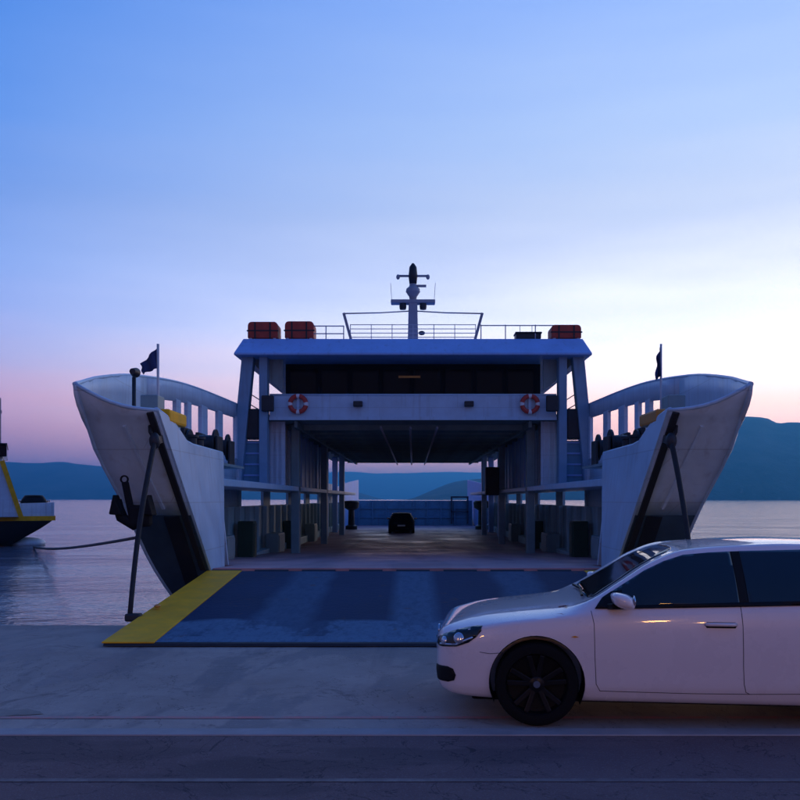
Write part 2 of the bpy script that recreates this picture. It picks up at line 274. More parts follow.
# ------------------------------------------------------------------ mesh helpers
ORG = {}
class MB:
    def __init__(s): s.v, s.f = [], []
    def add(s, vs, fs):
        o = len(s.v); s.v += [tuple(v) for v in vs]; s.f += [tuple(i + o for i in f) for f in fs]; return s
    def box(s, x0, x1, y0, y1, z0, z1):
        x0, x1 = min(x0, x1), max(x0, x1); y0, y1 = min(y0, y1), max(y0, y1); z0, z1 = min(z0, z1), max(z0, z1)
        return s.add([(x0, y0, z0), (x1, y0, z0), (x1, y1, z0), (x0, y1, z0), (x0, y0, z1), (x1, y0, z1), (x1, y1, z1), (x0, y1, z1)],
                     [(0, 3, 2, 1), (4, 5, 6, 7), (0, 1, 5, 4), (1, 2, 6, 5), (2, 3, 7, 6), (3, 0, 4, 7)])
    def bar(s, a, b, wd, ht, up=(0, 0, 1)):
        a, b = Vector(a), Vector(b); d = (b - a).normalized(); u = Vector(up)
        if abs(d.dot(u)) > 0.98: u = Vector((0, 1, 0))
        x = d.cross(u).normalized(); y = x.cross(d).normalized(); x *= wd / 2; y *= ht / 2
        return s.add([a - x - y, a + x - y, a + x + y, a - x + y, b - x - y, b + x - y, b + x + y, b - x + y],
                     [(0, 3, 2, 1), (4, 5, 6, 7), (0, 1, 5, 4), (1, 2, 6, 5), (2, 3, 7, 6), (3, 0, 4, 7)])
    def tube(s, pts, r, n=8, taper=None):
        pts = [Vector(p) for p in pts]; o = len(s.v); prev = None
        for i, p in enumerate(pts):
            d = (pts[min(i + 1, len(pts) - 1)] - pts[max(i - 1, 0)]).normalized()
            u = prev if prev is not None else (Vector((0, 0, 1)) if abs(d.z) < 0.9 else Vector((1, 0, 0)))
            x = d.cross(u).normalized(); y = x.cross(d).normalized(); prev = y
            rr = r if taper is None else r + (taper - r) * i / (len(pts) - 1)
            for k in range(n):
                a = 2 * math.pi * k / n; s.v.append(tuple(p + x * math.cos(a) * rr + y * math.sin(a) * rr))
        for i in range(len(pts) - 1):
            for k in range(n):
                s.f.append((o + i * n + k, o + i * n + (k + 1) % n, o + (i + 1) * n + (k + 1) % n, o + (i + 1) * n + k))
        s.f.append(tuple(o + k for k in reversed(range(n)))); e = o + (len(pts) - 1) * n; s.f.append(tuple(e + k for k in range(n)))
        return s
    def lathe(s, prof, c=(0, 0, 0), axis='Z', n=24, closed=False):
        """prof: list of (radius, height)"""
        o = len(s.v); c = Vector(c)
        for r, h in prof:
            for k in range(n):
                a = 2 * math.pi * k / n; u, v = r * math.cos(a), r * math.sin(a)
                p = {'Z': (u, v, h), 'Y': (u, h, v), 'X': (h, u, v)}[axis]; s.v.append(tuple(c + Vector(p)))
        m = len(prof)
        for i in range(m if closed else m - 1):
            j = (i + 1) % m
            for k in range(n): s.f.append((o + i * n + k, o + i * n + (k + 1) % n, o + j * n + (k + 1) % n, o + j * n + k))
        if not closed:
            if prof[0][0] > 1e-6: s.f.append(tuple(o + k for k in reversed(range(n))))
            if prof[-1][0] > 1e-6: s.f.append(tuple(o + (m - 1) * n + k for k in range(n)))
        return s
    def prism(s, poly, axis, a, b):
        """poly in the two other axes (in x,y,z order), extruded from a to b along axis"""
        def p(u, v, t): return {'X': (t, u, v), 'Y': (u, t, v), 'Z': (u, v, t)}[axis]
        n = len(poly); vs = [p(u, v, a) for u, v in poly] + [p(u, v, b) for u, v in poly]
        return s.add(vs, [tuple(reversed(range(n))), tuple(range(n, 2 * n))] + [(i, (i + 1) % n, n + (i + 1) % n, n + i) for i in range(n)])
    def grid(s, rows):
        o = len(s.v); nr, nc = len(rows), len(rows[0])
        for r in rows: s.v += [tuple(p) for p in r]
        for i in range(nr - 1):
            for j in range(nc - 1): s.f.append((o + i * nc + j, o + i * nc + j + 1, o + (i + 1) * nc + j + 1, o + (i + 1) * nc + j))
        return s
    def ball(s, c, rx, ry=None, rz=None, n=16, m=10):
        ry = ry or rx; rz = rz or rx; o = len(s.v); c = Vector(c)
        for i in range(m + 1):
            t = math.pi * i / m
            for k in range(n):
                a = 2 * math.pi * k / n; s.v.append((c.x + rx * math.sin(t) * math.cos(a), c.y + ry * math.sin(t) * math.sin(a), c.z + rz * math.cos(t)))
        for i in range(m):
            for k in range(n): s.f.append((o + i * n + k, o + (i + 1) * n + k, o + (i + 1) * n + (k + 1) % n, o + i * n + (k + 1) % n))
        return s
    def build(s, name, mat, parent=None, bevel=0.0, smooth=False, solid=0.0, solid_off=0.0, seg=2):
        me = bpy.data.meshes.new(name)
        vs = np.array(s.v, dtype=float); ctr = (vs.min(0) + vs.max(0)) / 2
        if parent is None: ctr[2] = vs[:, 2].min()
        vs = vs - ctr
        me.from_pydata([tuple(v) for v in vs], [], s.f)
        bm = bmesh.new(); bm.from_mesh(me); bmesh.ops.remove_doubles(bm, verts=bm.verts, dist=1e-5)
        bmesh.ops.recalc_face_normals(bm, faces=bm.faces); bm.to_mesh(me); bm.free()
        o = bpy.data.objects.new(name, me); col.objects.link(o)
        base = Vector((0, 0, 0))
        if parent is not None: o.parent = parent; base = ORG[parent.name]
        ORG[o.name] = Vector(ctr); o.location = Vector(ctr) - base
        me.materials.append(MATS[mat])
        if smooth:
            me.polygons.foreach_set('use_smooth', [True] * len(me.polygons))
            if smooth == 'angle':
                me.set_sharp_from_angle(angle=R(35))
        if solid:
            md = o.modifiers.new('thickness', 'SOLIDIFY'); md.thickness = solid; md.offset = solid_off
        if bevel:
            md = o.modifiers.new('edge', 'BEVEL'); md.width = bevel; md.segments = seg; md.limit_method = 'ANGLE'; md.angle_limit = R(40)
        return o
def tag(o, label=None, cat=None, group=None, kind=None):
    if label: o['label'] = label
    if cat: o['category'] = cat
    if group: o['group'] = group
    if kind: o['kind'] = kind
    return o
def thing(name, loc, label, cat, group=None):
    o = bpy.data.objects.new(name, None); col.objects.link(o); o.location = loc; o.empty_display_size = 0.3
    ORG[o.name] = Vector(loc); return tag(o, label, cat, group)
def copy_tree(o, parent=None):
    c = o.copy(); col.objects.link(c); c.parent = parent
    for ch in o.children: copy_tree(ch, c)
    return c
def pchip(xs, ys, x):
    xs, ys = np.array(xs, float), np.array(ys, float); h = np.diff(xs); d = np.diff(ys) / h; m = np.zeros_like(ys)
    for i in range(1, len(xs) - 1):
        if d[i - 1] * d[i] > 0:
            w1, w2 = 2 * h[i] + h[i - 1], h[i] + 2 * h[i - 1]; m[i] = (w1 + w2) / (w1 / d[i - 1] + w2 / d[i])
    m[0], m[-1] = d[0], d[-1]
    x = np.atleast_1d(np.clip(x, xs[0], xs[-1])); i = np.clip(np.searchsorted(xs, x) - 1, 0, len(xs) - 2); t = (x - xs[i]) / h[i]
    return (2 * t**3 - 3 * t**2 + 1) * ys[i] + (t**3 - 2 * t**2 + t) * h[i] * m[i] + (-2 * t**3 + 3 * t**2) * ys[i + 1] + (t**3 - t**2) * h[i] * m[i + 1]

# ------------------------------------------------------------------ the setting
SEA = -1.5
QY = 12.1                                              # quay edge
tag(MB().box(-160, 160, -200, QY, -3.2, 0.0).build('quay', 'concrete', bevel=0.03), kind='structure')
tag(MB().grid([[(x, y, 0.004) for x in np.linspace(-160, 160, 3)] for y in (-200, 6.42)]).build('road', 'asphalt'), kind='structure')
tag(MB().box(-160, 160, 6.42, 6.60, -0.05, 0.014).build('kerb', 'kerb_stone', bevel=0.008), kind='structure')
tag(MB().grid([[(x, y, 0.004) for x in np.linspace(-60, 60, 2)] for y in (6.93, 7.0)]).build('painted_line', 'worn_red_line'), kind='structure')
tag(MB().grid([[(x, y, 0.008) for x in np.linspace(-60, 60, 2)] for y in (5.37, 5.43)]).build('edge_line', 'worn_pale_line'), kind='structure')
m = MB(); n = 18; ctr = P(4, 714, 7.2); ctr.z = 0
m.add([(ctr.x + 0.34 * math.cos(2 * math.pi * k / n) * (1 + 0.3 * math.sin(3.1 * k)), 7.12 + 0.12 * math.sin(2 * math.pi * k / n) * (1 + 0.3 * math.cos(2.3 * k)), 0.005) for k in range(n)], [tuple(range(n))])
tag(m.build('ground_stain', 'oil_stain'), kind='structure')
# water, from under the quay to beyond the far ridge
xs = [-13000, -3000, -400, -60, 0, 60, 400, 3000, 13000]; ys = [6, 40, 120, 600, 3000, 14500]
tag(MB().grid([[(x, y, SEA) for x in xs] for y in ys]).build('water', 'sea_water'), kind='structure')

def hills(name, Y0, depth, pts, mat, seed, rough=0.10, nx=220):
    rng = np.random.RandomState(seed); px = np.linspace(pts[0][0], pts[-1][0], nx)
    crest = (HY - pchip([p[0] for p in pts], [p[1] for p in pts], px)) / F * Y0 + H - SEA
    octs = [(rng.uniform(0, 9), rng.uniform(0, 9), 2.0 ** k) for k in range(5)]
    rows = []
    for d in np.linspace(0, 1.6, 26):
        s = math.sin(min(d, 1.0) * math.pi / 2) ** 0.85 if d <= 1 else 1 - 0.75 * ((d - 1) / 0.6)
        row = []
        for p, c in zip(px, crest):
            X = (p - CX) / F * Y0; nzv = 0
            for a, b, k in octs: nzv += math.sin(X * k * 0.0021 + a + 1.7 * math.sin(d * 3.1 * k ** 0.6 + b)) * math.cos(d * 2.6 * k + b + X * k * 0.0011) / k
            amp = rough * (1.0 if 0.02 < d < 0.93 or d > 1.05 else 0.22)
            z = max(c, 1.0) * s * (1 + amp * nzv)
            Yd = Y0 - depth * (1 - d); row.append((X * Yd / Y0, Yd + 60 * nzv * (1 if d < 0.9 else 0), SEA - 0.6 + z))
        rows.append(row)
    return tag(MB().grid(rows).build(name, mat, smooth=True), kind='structure')
hills('headland', 4200, 1300, [(398, 502), (412, 498.5), (432, 491), (455, 483), (480, 480), (505, 478), (560, 466), (620, 447), (690, 424), (728, 417), (750, 416), (768, 418.5), (782, 425), (800, 424.5), (830, 426), (900, 436), (1000, 440), (1200, 452), (1600, 470), (2200, 486)], 'wooded_hill', 3)
hills('hill_ridge', 6500, 1500, [(-1500, 480), (-900, 468), (-450, 462), (-150, 460), (-60, 466), (0, 464.5), (30, 465.5), (62, 463.5), (100, 466), (150, 469), (230, 473), (300, 480), (350, 490), (385, 500)], 'wooded_hill', 11)
hills('far_hill_ridge', 12500, 1500, [(-300, 482), (100, 478), (300, 475), (345, 473), (390, 474), (440, 472), (520, 474), (700, 480), (1100, 486)], 'far_hill', 5, rough=0.06)

# ------------------------------------------------------------------ the ferry
FE = thing('car_ferry', (0, 16, SEA), 'large white car ferry with open bow and blue ramp lowered on to the quay', 'ferry')
def yfront(z): return 13.2 + (3.3 - z) * 0.842          # raked plane of the bow plates
EO = [(-2.3, 3.45), (-1.5, 3.75), (0.05, 4.47), (0.675, 4.68), (1.76, 4.87), (2.23, 5.0), (2.74, 5.07), (3.5, 5.09)]   # outer edge: height, half breadth
def xo(z): return float(pchip([e[0] for e in EO], [e[1] for e in EO], z)[0])
def xi(z): return float(np.interp(z, [-2.3, 0.45, 3.13], [3.55, 3.66, 3.96]))
RIM = [(13.04, 5.09, 3.49), (14.5, 5.60, 3.70), (16.5, 6.0, 4.07), (20, 6.35, 4.60), (25, 6.42, 5.02), (32, 6.42, 5.23)]
def rim(Y): return float(pchip([r[0] for r in RIM], [r[1] for r in RIM], Y)[0]), float(pchip([r[0] for r in RIM], [r[2] for r in RIM], Y)[0])
def shell(z, Y):
    """half breadth of the hull at height z and nominal station Y; returns x, real y"""
    yf = yfront(z)
    t = min(1.0, max(0.0, (Y - 13.04) / (20 - 13.04)))
    yy = yf + (20 - yf) * t if Y < 20 else Y
    xm = np.interp(z, [-2.3, -1.5, 0.0, 2.5, 5.3], [5.3, 5.85, 6.2, 6.35, 6.42])
    x0 = xo(min(z, 3.5)); yfull = max(20.0, xm * yf / x0 + 2.2)          # fine entrance below, flaring above
    q = min(1.0, max(0.0, (yy - yf) / (yfull - yf)))
    return float(x0 + (xm - x0) * (1 - (1 - q) ** (1.25 if z < 2.2 else 1.9))), yy
def deck_z(Y): return float(pchip([15.6, 19, 24, 32, 45, 80], [0.46, 0.30, 0.02, -0.35, -0.6, -0.6], Y)[0])

for s in (-1, 1):
    side = [13.04, 13.8, 14.6, 15.6, 16.8, 18.2, 20, 22, 24, 26, 28, 31]
    # lower hull: above and below the boot-top line
    for nm, mt, zz in (('hull_side', 'ship_grey', (0.35, 0.9, 1.5, 2.1, 2.6, 2.9)), ('boot_top', 'hull_teal', (-2.3, -1.5, -0.8, -0.2, 0.35))):
        rows = []
        for Y in side:
            rows.append([(s * shell(z, Y)[0], shell(z, Y)[1], z) for z in zz])
        rows2 = [[(s * shell(z, Y)[0], Y, z) for z in zz if z <= 1.5] for Y in (31, 40, 52, 64, 70)]
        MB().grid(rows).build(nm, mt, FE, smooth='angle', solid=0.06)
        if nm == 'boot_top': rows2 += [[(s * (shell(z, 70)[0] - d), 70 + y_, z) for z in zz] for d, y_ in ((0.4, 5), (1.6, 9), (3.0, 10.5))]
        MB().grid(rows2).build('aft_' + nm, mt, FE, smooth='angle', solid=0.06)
    # bulwark of the horn, solid forward
    rows = []
    for Y in (13.04, 13.8, 14.6, 15.6, 16.8, 18.2, 20, 20.6):
        xr, zr = rim(Y); row = []
        for k in range(5):
            z = 2.9 + (zr - 2.9) * k / 4; x, yy = shell(min(z, 3.5), Y)
            f = k / 4; ytop = Y
            row.append((s * (x + (xr - x) * f), yy + (ytop - yy) * f, z))
        rows.append(row)
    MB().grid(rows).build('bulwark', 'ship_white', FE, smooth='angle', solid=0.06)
    # rim band over the openings, pillars between them
    rows = []
    for Y in np.linspace(20.6, 32, 9):
        xr, zr = rim(Y); rows.append([(s * xr, Y, zr - 0.52), (s * xr, Y, zr - 0.2), (s * xr, Y, zr)])
    MB().grid(rows).build('bulwark_band', 'ship_white', FE, smooth='angle', solid=0.06)
    rows = []
    for Y in np.linspace(20.6, 32, 9):
        xr, zr = rim(Y); rows.append([(s * xr, Y, 2.9), (s * xr, Y, 3.25)])
    MB().grid(rows).build('bulwark_coaming', 'ship_white', FE, smooth='angle', solid=0.06)
    for Y0, Y1 in ((21.75, 22.05), (23.25, 23.7), (24.45, 24.85), (26.05, 26.8), (28.3, 28.95), (31.1, 31.8)):
        xr, zr = rim((Y0 + Y1) / 2)
        MB().box(s * (xr - 0.07), s * (xr + 0.05), Y0, Y1, 3.2, zr - 0.48).build('bulwark_pillar', 'ship_white', FE, bevel=0.015)
    # rim pipe and bow-plate edge pipes
    top = [(s * rim(Y)[0], Y, rim(Y)[1]) for Y in np.linspace(13.04, 32, 26)]
    MB().tube(top, 0.04, 8).build('rim_pipe', 'ship_white_clean', FE, smooth=True)
    MB().tube([(s * xo(z), yfront(z) - 0.02, z) for z in np.linspace(3.48, -1.0, 16)], 0.032, 8).build('stem_pipe', 'ship_white_clean', FE, smooth=True)
    pts = [(s * (5.09 + (3.96 - 5.09) * t), 13.04 + 0.3 * t, 3.49 - 0.36 * t - 0.10 * math.sin(math.pi * t)) for t in np.linspace(0, 1, 8)]
    MB().tube(pts, 0.030, 8).build('top_pipe', 'ship_white_clean', FE, smooth=True)
    # bow plate (faces the quay), grey above, black below
    def plate(za, zb, n):
        rows = []
        for z in np.linspace(za, zb, n):
            rows.append([(s * (xi(z) + (xo(z) - xi(z)) * t), yfront(z), z) for t in np.linspace(0, 1, 5)])
        return rows
    rows = plate(1.5, 3.05, 6)
    rows.append([(s * (3.96 + (5.09 - 3.96) * t), 13.34 - 0.3 * t, 3.13 + 0.36 * t - 0.10 * math.sin(math.pi * t)) for t in np.linspace(0, 1, 5)])
    MB().grid(rows).build('bow_plate', 'ship_grey', FE, smooth='angle', solid=0.05)
    MB().grid(plate(-2.3, 1.5, 8)).build('bow_plate_boot_top', 'hull_teal', FE, solid=0.05)
    MB().bar((s * (xi(-1.2) + 0.30), yfront(-1.2) - 0.04, -1.2), (s * (xi(1.46) + 0.33), yfront(1.46) - 0.04, 1.46), 0.26, 0.03, up=(0, 1, 0)).build('ramp_rest', 'boot_black', FE)
    MB().bar((s * (xi(0.5) + 0.09), yfront(0.5) - 0.05, 0.5), (s * (xi(3.1) + 0.09), yfront(3.1) - 0.05, 3.1), 0.11, 0.07, up=(0, 1, 0)).build('ramp_seal', 'black_rubber', FE, bevel=0.015)
    # stiffener and anchor pocket on the plate
    MB().bar((s * 4.5, yfront(2.9) - 0.04, 2.9), (s * 4.2, yfront(1.6) - 0.04, 1.6), 0.05, 0.05).build('stiffener', 'ship_grey', FE)
    # inner wall beside the ramp
    def iw(Y, z): return (s * xi(z), Y, z)
    zs_top = lambda Y: float(np.interp(Y, [13.34, 14.2, 15.0, 17.7], [3.13, 3.02, 2.70, 2.68]))
    rows = []
    for t in np.linspace(0, 1, 9):
        row = []
        for q in np.linspace(0, 1, 6):
            # quad between the raked front edge and the vertical after edge
            zt_f, zb_f = 3.13, 0.36
            Yb = yfront(zb_f) + (16.62 - yfront(zb_f)) * t; Yt = 13.34 + (17.7 - 13.34) * t
            zt = zs_top(Yt); Y = Yb + (Yt - Yb) * q; z = zb_f + (zt - zb_f) * q
            row.append(iw(Y, z))
        rows.append(row)
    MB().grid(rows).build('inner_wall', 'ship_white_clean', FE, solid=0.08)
    MB().tube([iw(Y, zs_top(Y) + 0.01) for Y in np.linspace(13.34, 17.7, 12)], 0.04, 6).build('wall_cap', 'ship_white_clean', FE, smooth=True)
    MB().prism([(s * 3.74, 0.2), (s * (shell(0.2, 17.66)[0] - 0.05), 0.2), (s * (shell(1.5, 17.66)[0] - 0.05), 1.5), (s * (shell(2.56, 17.66)[0] - 0.05), 2.54), (s * 3.98, 2.54)], 'Y', 17.62, 17.70).build('transverse_bulkhead', 'ship_white', FE)
    # draught-mark like symbol on the inner wall
    MB().box(s * 3.86, s * 3.90, 16.0, 16.12, 1.9, 2.12).build('bracket', 'dark_steel', FE, bevel=0.01)
    MB().bar((s * 3.87, 16.06, 1.9), (s * 3.84, 15.9, 1.76), 0.04, 0.04).build('bracket', 'dark_steel', FE)
    # yellow fairlead on top of the wall
    MB().box(s * 3.90, s * 4.10, 13.9, 14.95, 2.99, 3.21).build('fairlead', 'yellow_paint' if s < 0 else 'orange_paint', FE, bevel=0.04)
    # mooring deck
    rows = []
    for Y in np.linspace(14.0, 22.8, 9):
        xm = shell(2.6, Y)[0] - 0.05
        rows.append([(s * (4.0 if Y < 18 else 4.45), Y, 2.58), (s * max(xm, 4.1), shell(2.6, Y)[1] if Y < 20 else Y, 2.58)])
    MB().grid(rows).build('mooring_deck', 'casing_teal', FE, solid=0.06)
    # winches and bollards on the mooring deck
    for Y, X in ((20.6, 5.0), (22.2, 5.05)):
        mm = MB().lathe([(0.12, -0.33), (0.34, -0.33), (0.34, -0.28), (0.2, -0.27), (0.2, 0.27), (0.34, 0.28), (0.34, 0.33), (0.12, 0.33)], (s * X, Y, 3.08), 'X', 16)
        wd = mm.build('winch_drum', 'dark_steel', FE, smooth='angle')
        MB().box(s * (X - 0.42), s * (X - 0.36), Y - 0.3, Y + 0.3, 2.6, 3.25).build('winch_frame', 'dark_steel', FE, bevel=0.02)
        MB().box(s * (X + 0.36), s * (X + 0.46), Y - 0.3, Y + 0.3, 2.6, 3.45).build('winch_frame', 'dark_steel', FE, bevel=0.02)
    for Y in (18.4, 19.0):
        MB().lathe([(0.11, 2.6), (0.11, 3.05), (0.15, 3.07), (0.15, 3.12)], (s * 4.7, Y, 0), 'Z', 14).build('bollard', 'dark_steel', FE, smooth='angle')
    # locker and searchlight at the head of the horn
    MB().box(s * 4.3, s * 4.6, 14.6, 15.0, 2.6, 3.52).build('deck_locker', 'casing_teal', FE, bevel=0.02)
    p = P(134, 372, 17); X = -p.x
    if s < 0: MB().tube([(s * X, 17, 2.6), (s * X, 17, p.z - 0.1)], 0.04, 8).build('searchlight_post', 'dark_steel', FE, smooth=True)
    if s < 0: MB().lathe([(0.0, -0.11), (0.06, -0.10), (0.08, 0.0), (0.10, 0.10), (0.09, 0.11), (0.0, 0.10)], (s * X, 17, p.z), 'Y', 16).build('searchlight', 'dark_steel', FE, smooth='angle')
    # flagstaff
    Yf_, pxs = (16.0, 158) if s < 0 else (19.0, 661)
    tp = P(pxs, 344, Yf_)
    fs = MB().tube([(tp.x, Yf_, 2.6), (tp.x, Yf_, tp.z)], 0.025, 8).build('flagstaff', 'rail_white', FE, smooth=True)
    rows = []
    hf, wf = (0.42, 0.30) if s < 0 else (0.66, 0.20)
    for i in range(9):
        u = i / 8; row = []
        for j in range(9):
            q = j / 8
            droop = 0.34 * u if s < 0 else 0.30 * u
            row.append((tp.x - u * wf * (1 if s < 0 else 0.55) + 0.015 * math.sin(9 * q + 5 * u) * u, Yf_ + 0.06 * math.sin(11 * u + 3 * q), tp.z - 0.03 - droop - q * hf * (1 - 0.55 * u if s < 0 else 1 - 0.3 * u)))
        rows.append(row)
    MB().grid(rows).build('flag', 'flag_cloth', fs, smooth=True, solid=0.006)
    # ramp hoist: heavy wire in a dark sleeve with shackle ends
    base = Vector((s * 3.84, 11.75, 0.20))
    tpos = Vector((s * 3.99, 13.38, 2.66))
    pts = [base + (tpos - base) * t + Vector((s * 0.035 * math.sin(math.pi * t), -0.03 * math.sin(math.pi * t), 0)) for t in np.linspace(0, 1, 14)]
    hw = MB().tube(pts, 0.034, 10, taper=0.042).build('hoist_wire', 'black_rubber', FE, smooth=True)
    MB().ball(tuple(tpos), 0.085, 0.08, 0.13).build('sheave_block', 'dark_steel', FE, smooth=True)
    MB().bar(tpos, (tpos.x, yfront(2.72) + 0.02, 2.72), 0.10, 0.12).build('sheave_arm', 'dark_steel', FE)
    MB().box(s * 3.68, s * 3.90, base.y - 0.07, base.y + 0.07, 0.10, 0.21).build('ramp_shackle', 'dark_steel', FE, bevel=0.03)
    MB().tube([(s * 4.1, 13.5, 2.9), (s * 4.08, 13.45, 2.8), (s * 4.02, 13.42, 2.7)], 0.03).build('hose', 'black_rubber', FE, smooth=True)

    # side gallery over the edge of the car deck
    MB().box(s * 4.42, s * 6.25, 17.9, 67, 2.06, 2.24).build('gallery', 'ship_white_clean', FE, bevel=0.02)
    # freeing openings in the side: band, pillars
    MB().box(s * 6.22, s * 6.32, 31, 70, 2.24, 2.9).build('side_band', 'ship_white', FE)
    for k, (a, b) in enumerate([(31, 31.3), (35.9, 37.6), (43, 45), (50, 52), (57, 59), (64, 70)]):
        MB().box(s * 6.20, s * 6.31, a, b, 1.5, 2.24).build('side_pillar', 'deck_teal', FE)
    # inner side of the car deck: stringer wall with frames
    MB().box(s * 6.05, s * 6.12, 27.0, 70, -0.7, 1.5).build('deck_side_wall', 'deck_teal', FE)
    for Y in np.arange(18.6, 70, 1.8):
        xw = min(shell(z_, Y)[0] for z_ in (0.1, 0.8, 1.6)) - 0.05 if Y < 27 else 6.05
        MB().bar((s * (min(shell(-0.2, Y)[0], xw) - 0.09), Y, min(deck_z(Y), 0.2) - 0.1), (s * (min(shell(2.06, Y)[0], 6.05 if Y >= 27 else 9) - 0.10), Y, 2.06 if Y < 27 else 1.48), 0.17, 0.09, up=(0, 1, 0)).build('side_frame', 'deck_teal', FE)
    MB().box(s * 5.7, s * 6.04, 27.2, 68, -0.65, -0.2).build('deck_coaming', 'deck_teal', FE, bevel=0.02)
    # casing under the upper deck and its ribs
    MB().box(s * 5.0, s * 5.3, 32.6, 36.6, 2.24, 4.68).build('casing', 'ship_white', FE)
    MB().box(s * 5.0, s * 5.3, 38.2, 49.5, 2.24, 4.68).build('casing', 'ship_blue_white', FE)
    for Y in (32.9, 33.5, 34.1, 34.7, 35.3, 35.9): MB().box(s * 4.95, s * 5.0, Y, Y + 0.10, 2.26, 4.66).build('casing_rib', 'ship_white', FE)
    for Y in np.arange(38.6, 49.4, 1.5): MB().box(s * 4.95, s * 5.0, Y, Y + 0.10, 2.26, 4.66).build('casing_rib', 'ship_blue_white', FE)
    cf = MB().box(s * 4.78, s * 5.62, 32.35, 32.5, 2.24, 4.66).build('casing_front', 'ship_white', FE)
    for q in (4.86, 5.06, 5.26, 5.46): MB().box(s * q, s * (q + 0.07), 32.30, 32.35, 2.26, 4.64).build('front_rib', 'ship_white', cf)
    for Y in (33.6, 44.5, 55.5):
        MB().box(s * 4.42, s * 4.74, Y, Y + 0.45, -0.6, 4.66).build('deck_column', 'casing_teal' if Y < 40 else 'leg_blue', FE, bevel=0.03)
    for Y in (53.5, 60, 66.2):
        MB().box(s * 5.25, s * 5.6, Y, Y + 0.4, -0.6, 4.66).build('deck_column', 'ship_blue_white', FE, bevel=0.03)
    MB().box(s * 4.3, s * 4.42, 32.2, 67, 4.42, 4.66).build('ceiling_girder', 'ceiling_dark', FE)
    # machinery, lockers and hose reels along the side
    for Y, wd_, hh, mt in ((21.5, 0.7, 1.0, 'casing_teal'), (24.8, 1.2, 0.7, 'casing_teal'), (29.0, 0.6, 1.25, 'green_paint'), (34.5, 1.6, 0.8, 'casing_teal'), (39, 0.7, 1.3, 'green_paint'), (47, 1.4, 1.0, 'casing_teal')):
        xo_ = min(5.87, shell(0.3, Y)[0] - 0.25); xi_ = xo_ - 0.52
        lk = MB().box(s * xi_, s * xo_, Y, Y + wd_, deck_z(Y) - 0.02, deck_z(Y) + hh).build('side_locker', mt, FE, bevel=0.03)
        MB().box(s * (xi_ - 0.025), s * xi_, Y + 0.08, Y + wd_ - 0.08, deck_z(Y) + 0.08, deck_z(Y) + hh - 0.08).build('locker_door', mt, lk, bevel=0.008)
    # far horns
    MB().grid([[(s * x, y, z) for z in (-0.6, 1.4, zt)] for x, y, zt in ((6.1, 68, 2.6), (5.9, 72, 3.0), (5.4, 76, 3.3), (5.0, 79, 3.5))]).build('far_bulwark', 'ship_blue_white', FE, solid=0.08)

    # portal columns of the superstructure
    a, b = P(248, 357, 31.4), P(231, 472, 31.4)
    MB().bar((s * -a.x, 31.6, 7.05), (s * 6.45, 31.6, 2.2), 0.42, 0.5, up=(0, 1, 0)).build('portal_leg', 'leg_blue', FE, bevel=0.03)
    MB().box(s * 5.28, s * 5.58, 31.35, 31.85, 2.22, 7.05).build('portal_post', 'leg_blue', FE, bevel=0.03)
    MB().prism([(s * 6.1, 7.02), (s * 4.8, 7.02), (s * 4.8, 5.75), (s * 5.25, 6.1), (s * 5.75, 6.62)], 'Y', 31.9, 32.0).build('portal_gusset', 'casing_teal', FE)
    MB().box(s * 5.6, s * 6.15, 31.5, 32.2, 3.95, 5.05).build('vent_box', 'dark_steel', FE, bevel=0.05)
    MB().box(s * 5.6, s * 6.28, 31.75, 31.8, 2.25, 3.9).build('gate_panel', 'gate_blue', FE)
    for z in (2.6, 3.0, 3.4, 3.8): MB().box(s * 5.6, s * 6.28, 31.70, 31.75, z, z + 0.06).build('gate_rail', 'ship_blue_white', FE)
    # upper side rail
    for Y in np.arange(36, 66, 6): MB().tube([(s * 6.1, Y, 4.88), (s * 6.1, Y, 7.02)], 0.06, 8).build('stanchion', 'ship_white', FE, smooth=True)
    for z in (5.3, 5.7): MB().tube([(s * 6.1, 32, z), (s * 6.1, 66, z)], 0.02, 6).build('side_rail', 'rail_white', FE, smooth=True)

# ramp
prof = [(10.28, 0.012), (10.30, 0.045), (15.6, 0.46), (15.6, 0.10), (12.2, 0.02)]
rp = MB().prism(prof, 'X', -3.68, 3.68).build('ramp', 'dark_steel', FE)
rz = lambda Y: 0.045 + (Y - 10.30) / 5.3 * 0.415
def rsheet(x0, x1, y0, y1, dz): return [[(x, y, rz(y) + dz) for x in np.linspace(x0, x1, 4)] for y in np.linspace(y0, y1, 4)]
MB().grid(rsheet(-3.08, 3.08, 10.34, 15.55, 0.004)).build('tread_surface', 'ramp_blue', rp)
for s in (-1, 1):
    mm = MB(); a, b = s * 3.08, s * 3.70
    mm.add([(a, 10.29, rz(10.29)), (b, 10.29, rz(10.29)), (b, 15.58, rz(15.58)), (a, 15.58, rz(15.58)), (a, 10.29, rz(10.29) + 0.018), (b, 10.29, rz(10.29) + 0.018), (b, 15.58, rz(15.58) + 0.018), (a, 15.58, rz(15.58) + 0.018)],
           [(0, 3, 2, 1), (4, 5, 6, 7), (0, 1, 5, 4), (1, 2, 6, 5), (2, 3, 7, 6), (3, 0, 4, 7)])
    mm.build('edge_strip', 'yellow_paint', rp, bevel=0.004)
    MB().ball((s * 3.6, 12.2, rz(12.2) + 0.06), 0.045, 0.07, 0.025).build('eye_plate', 'orange_paint', rp, smooth=True)
for k in range(9):
    x = -3.4 + k * 0.85
    MB().lathe([(0.07, -0.3), (0.07, 0.3)], (x, 15.63, 0.42), 'X', 10).build('hinge', 'dark_steel', rp, smooth='angle')
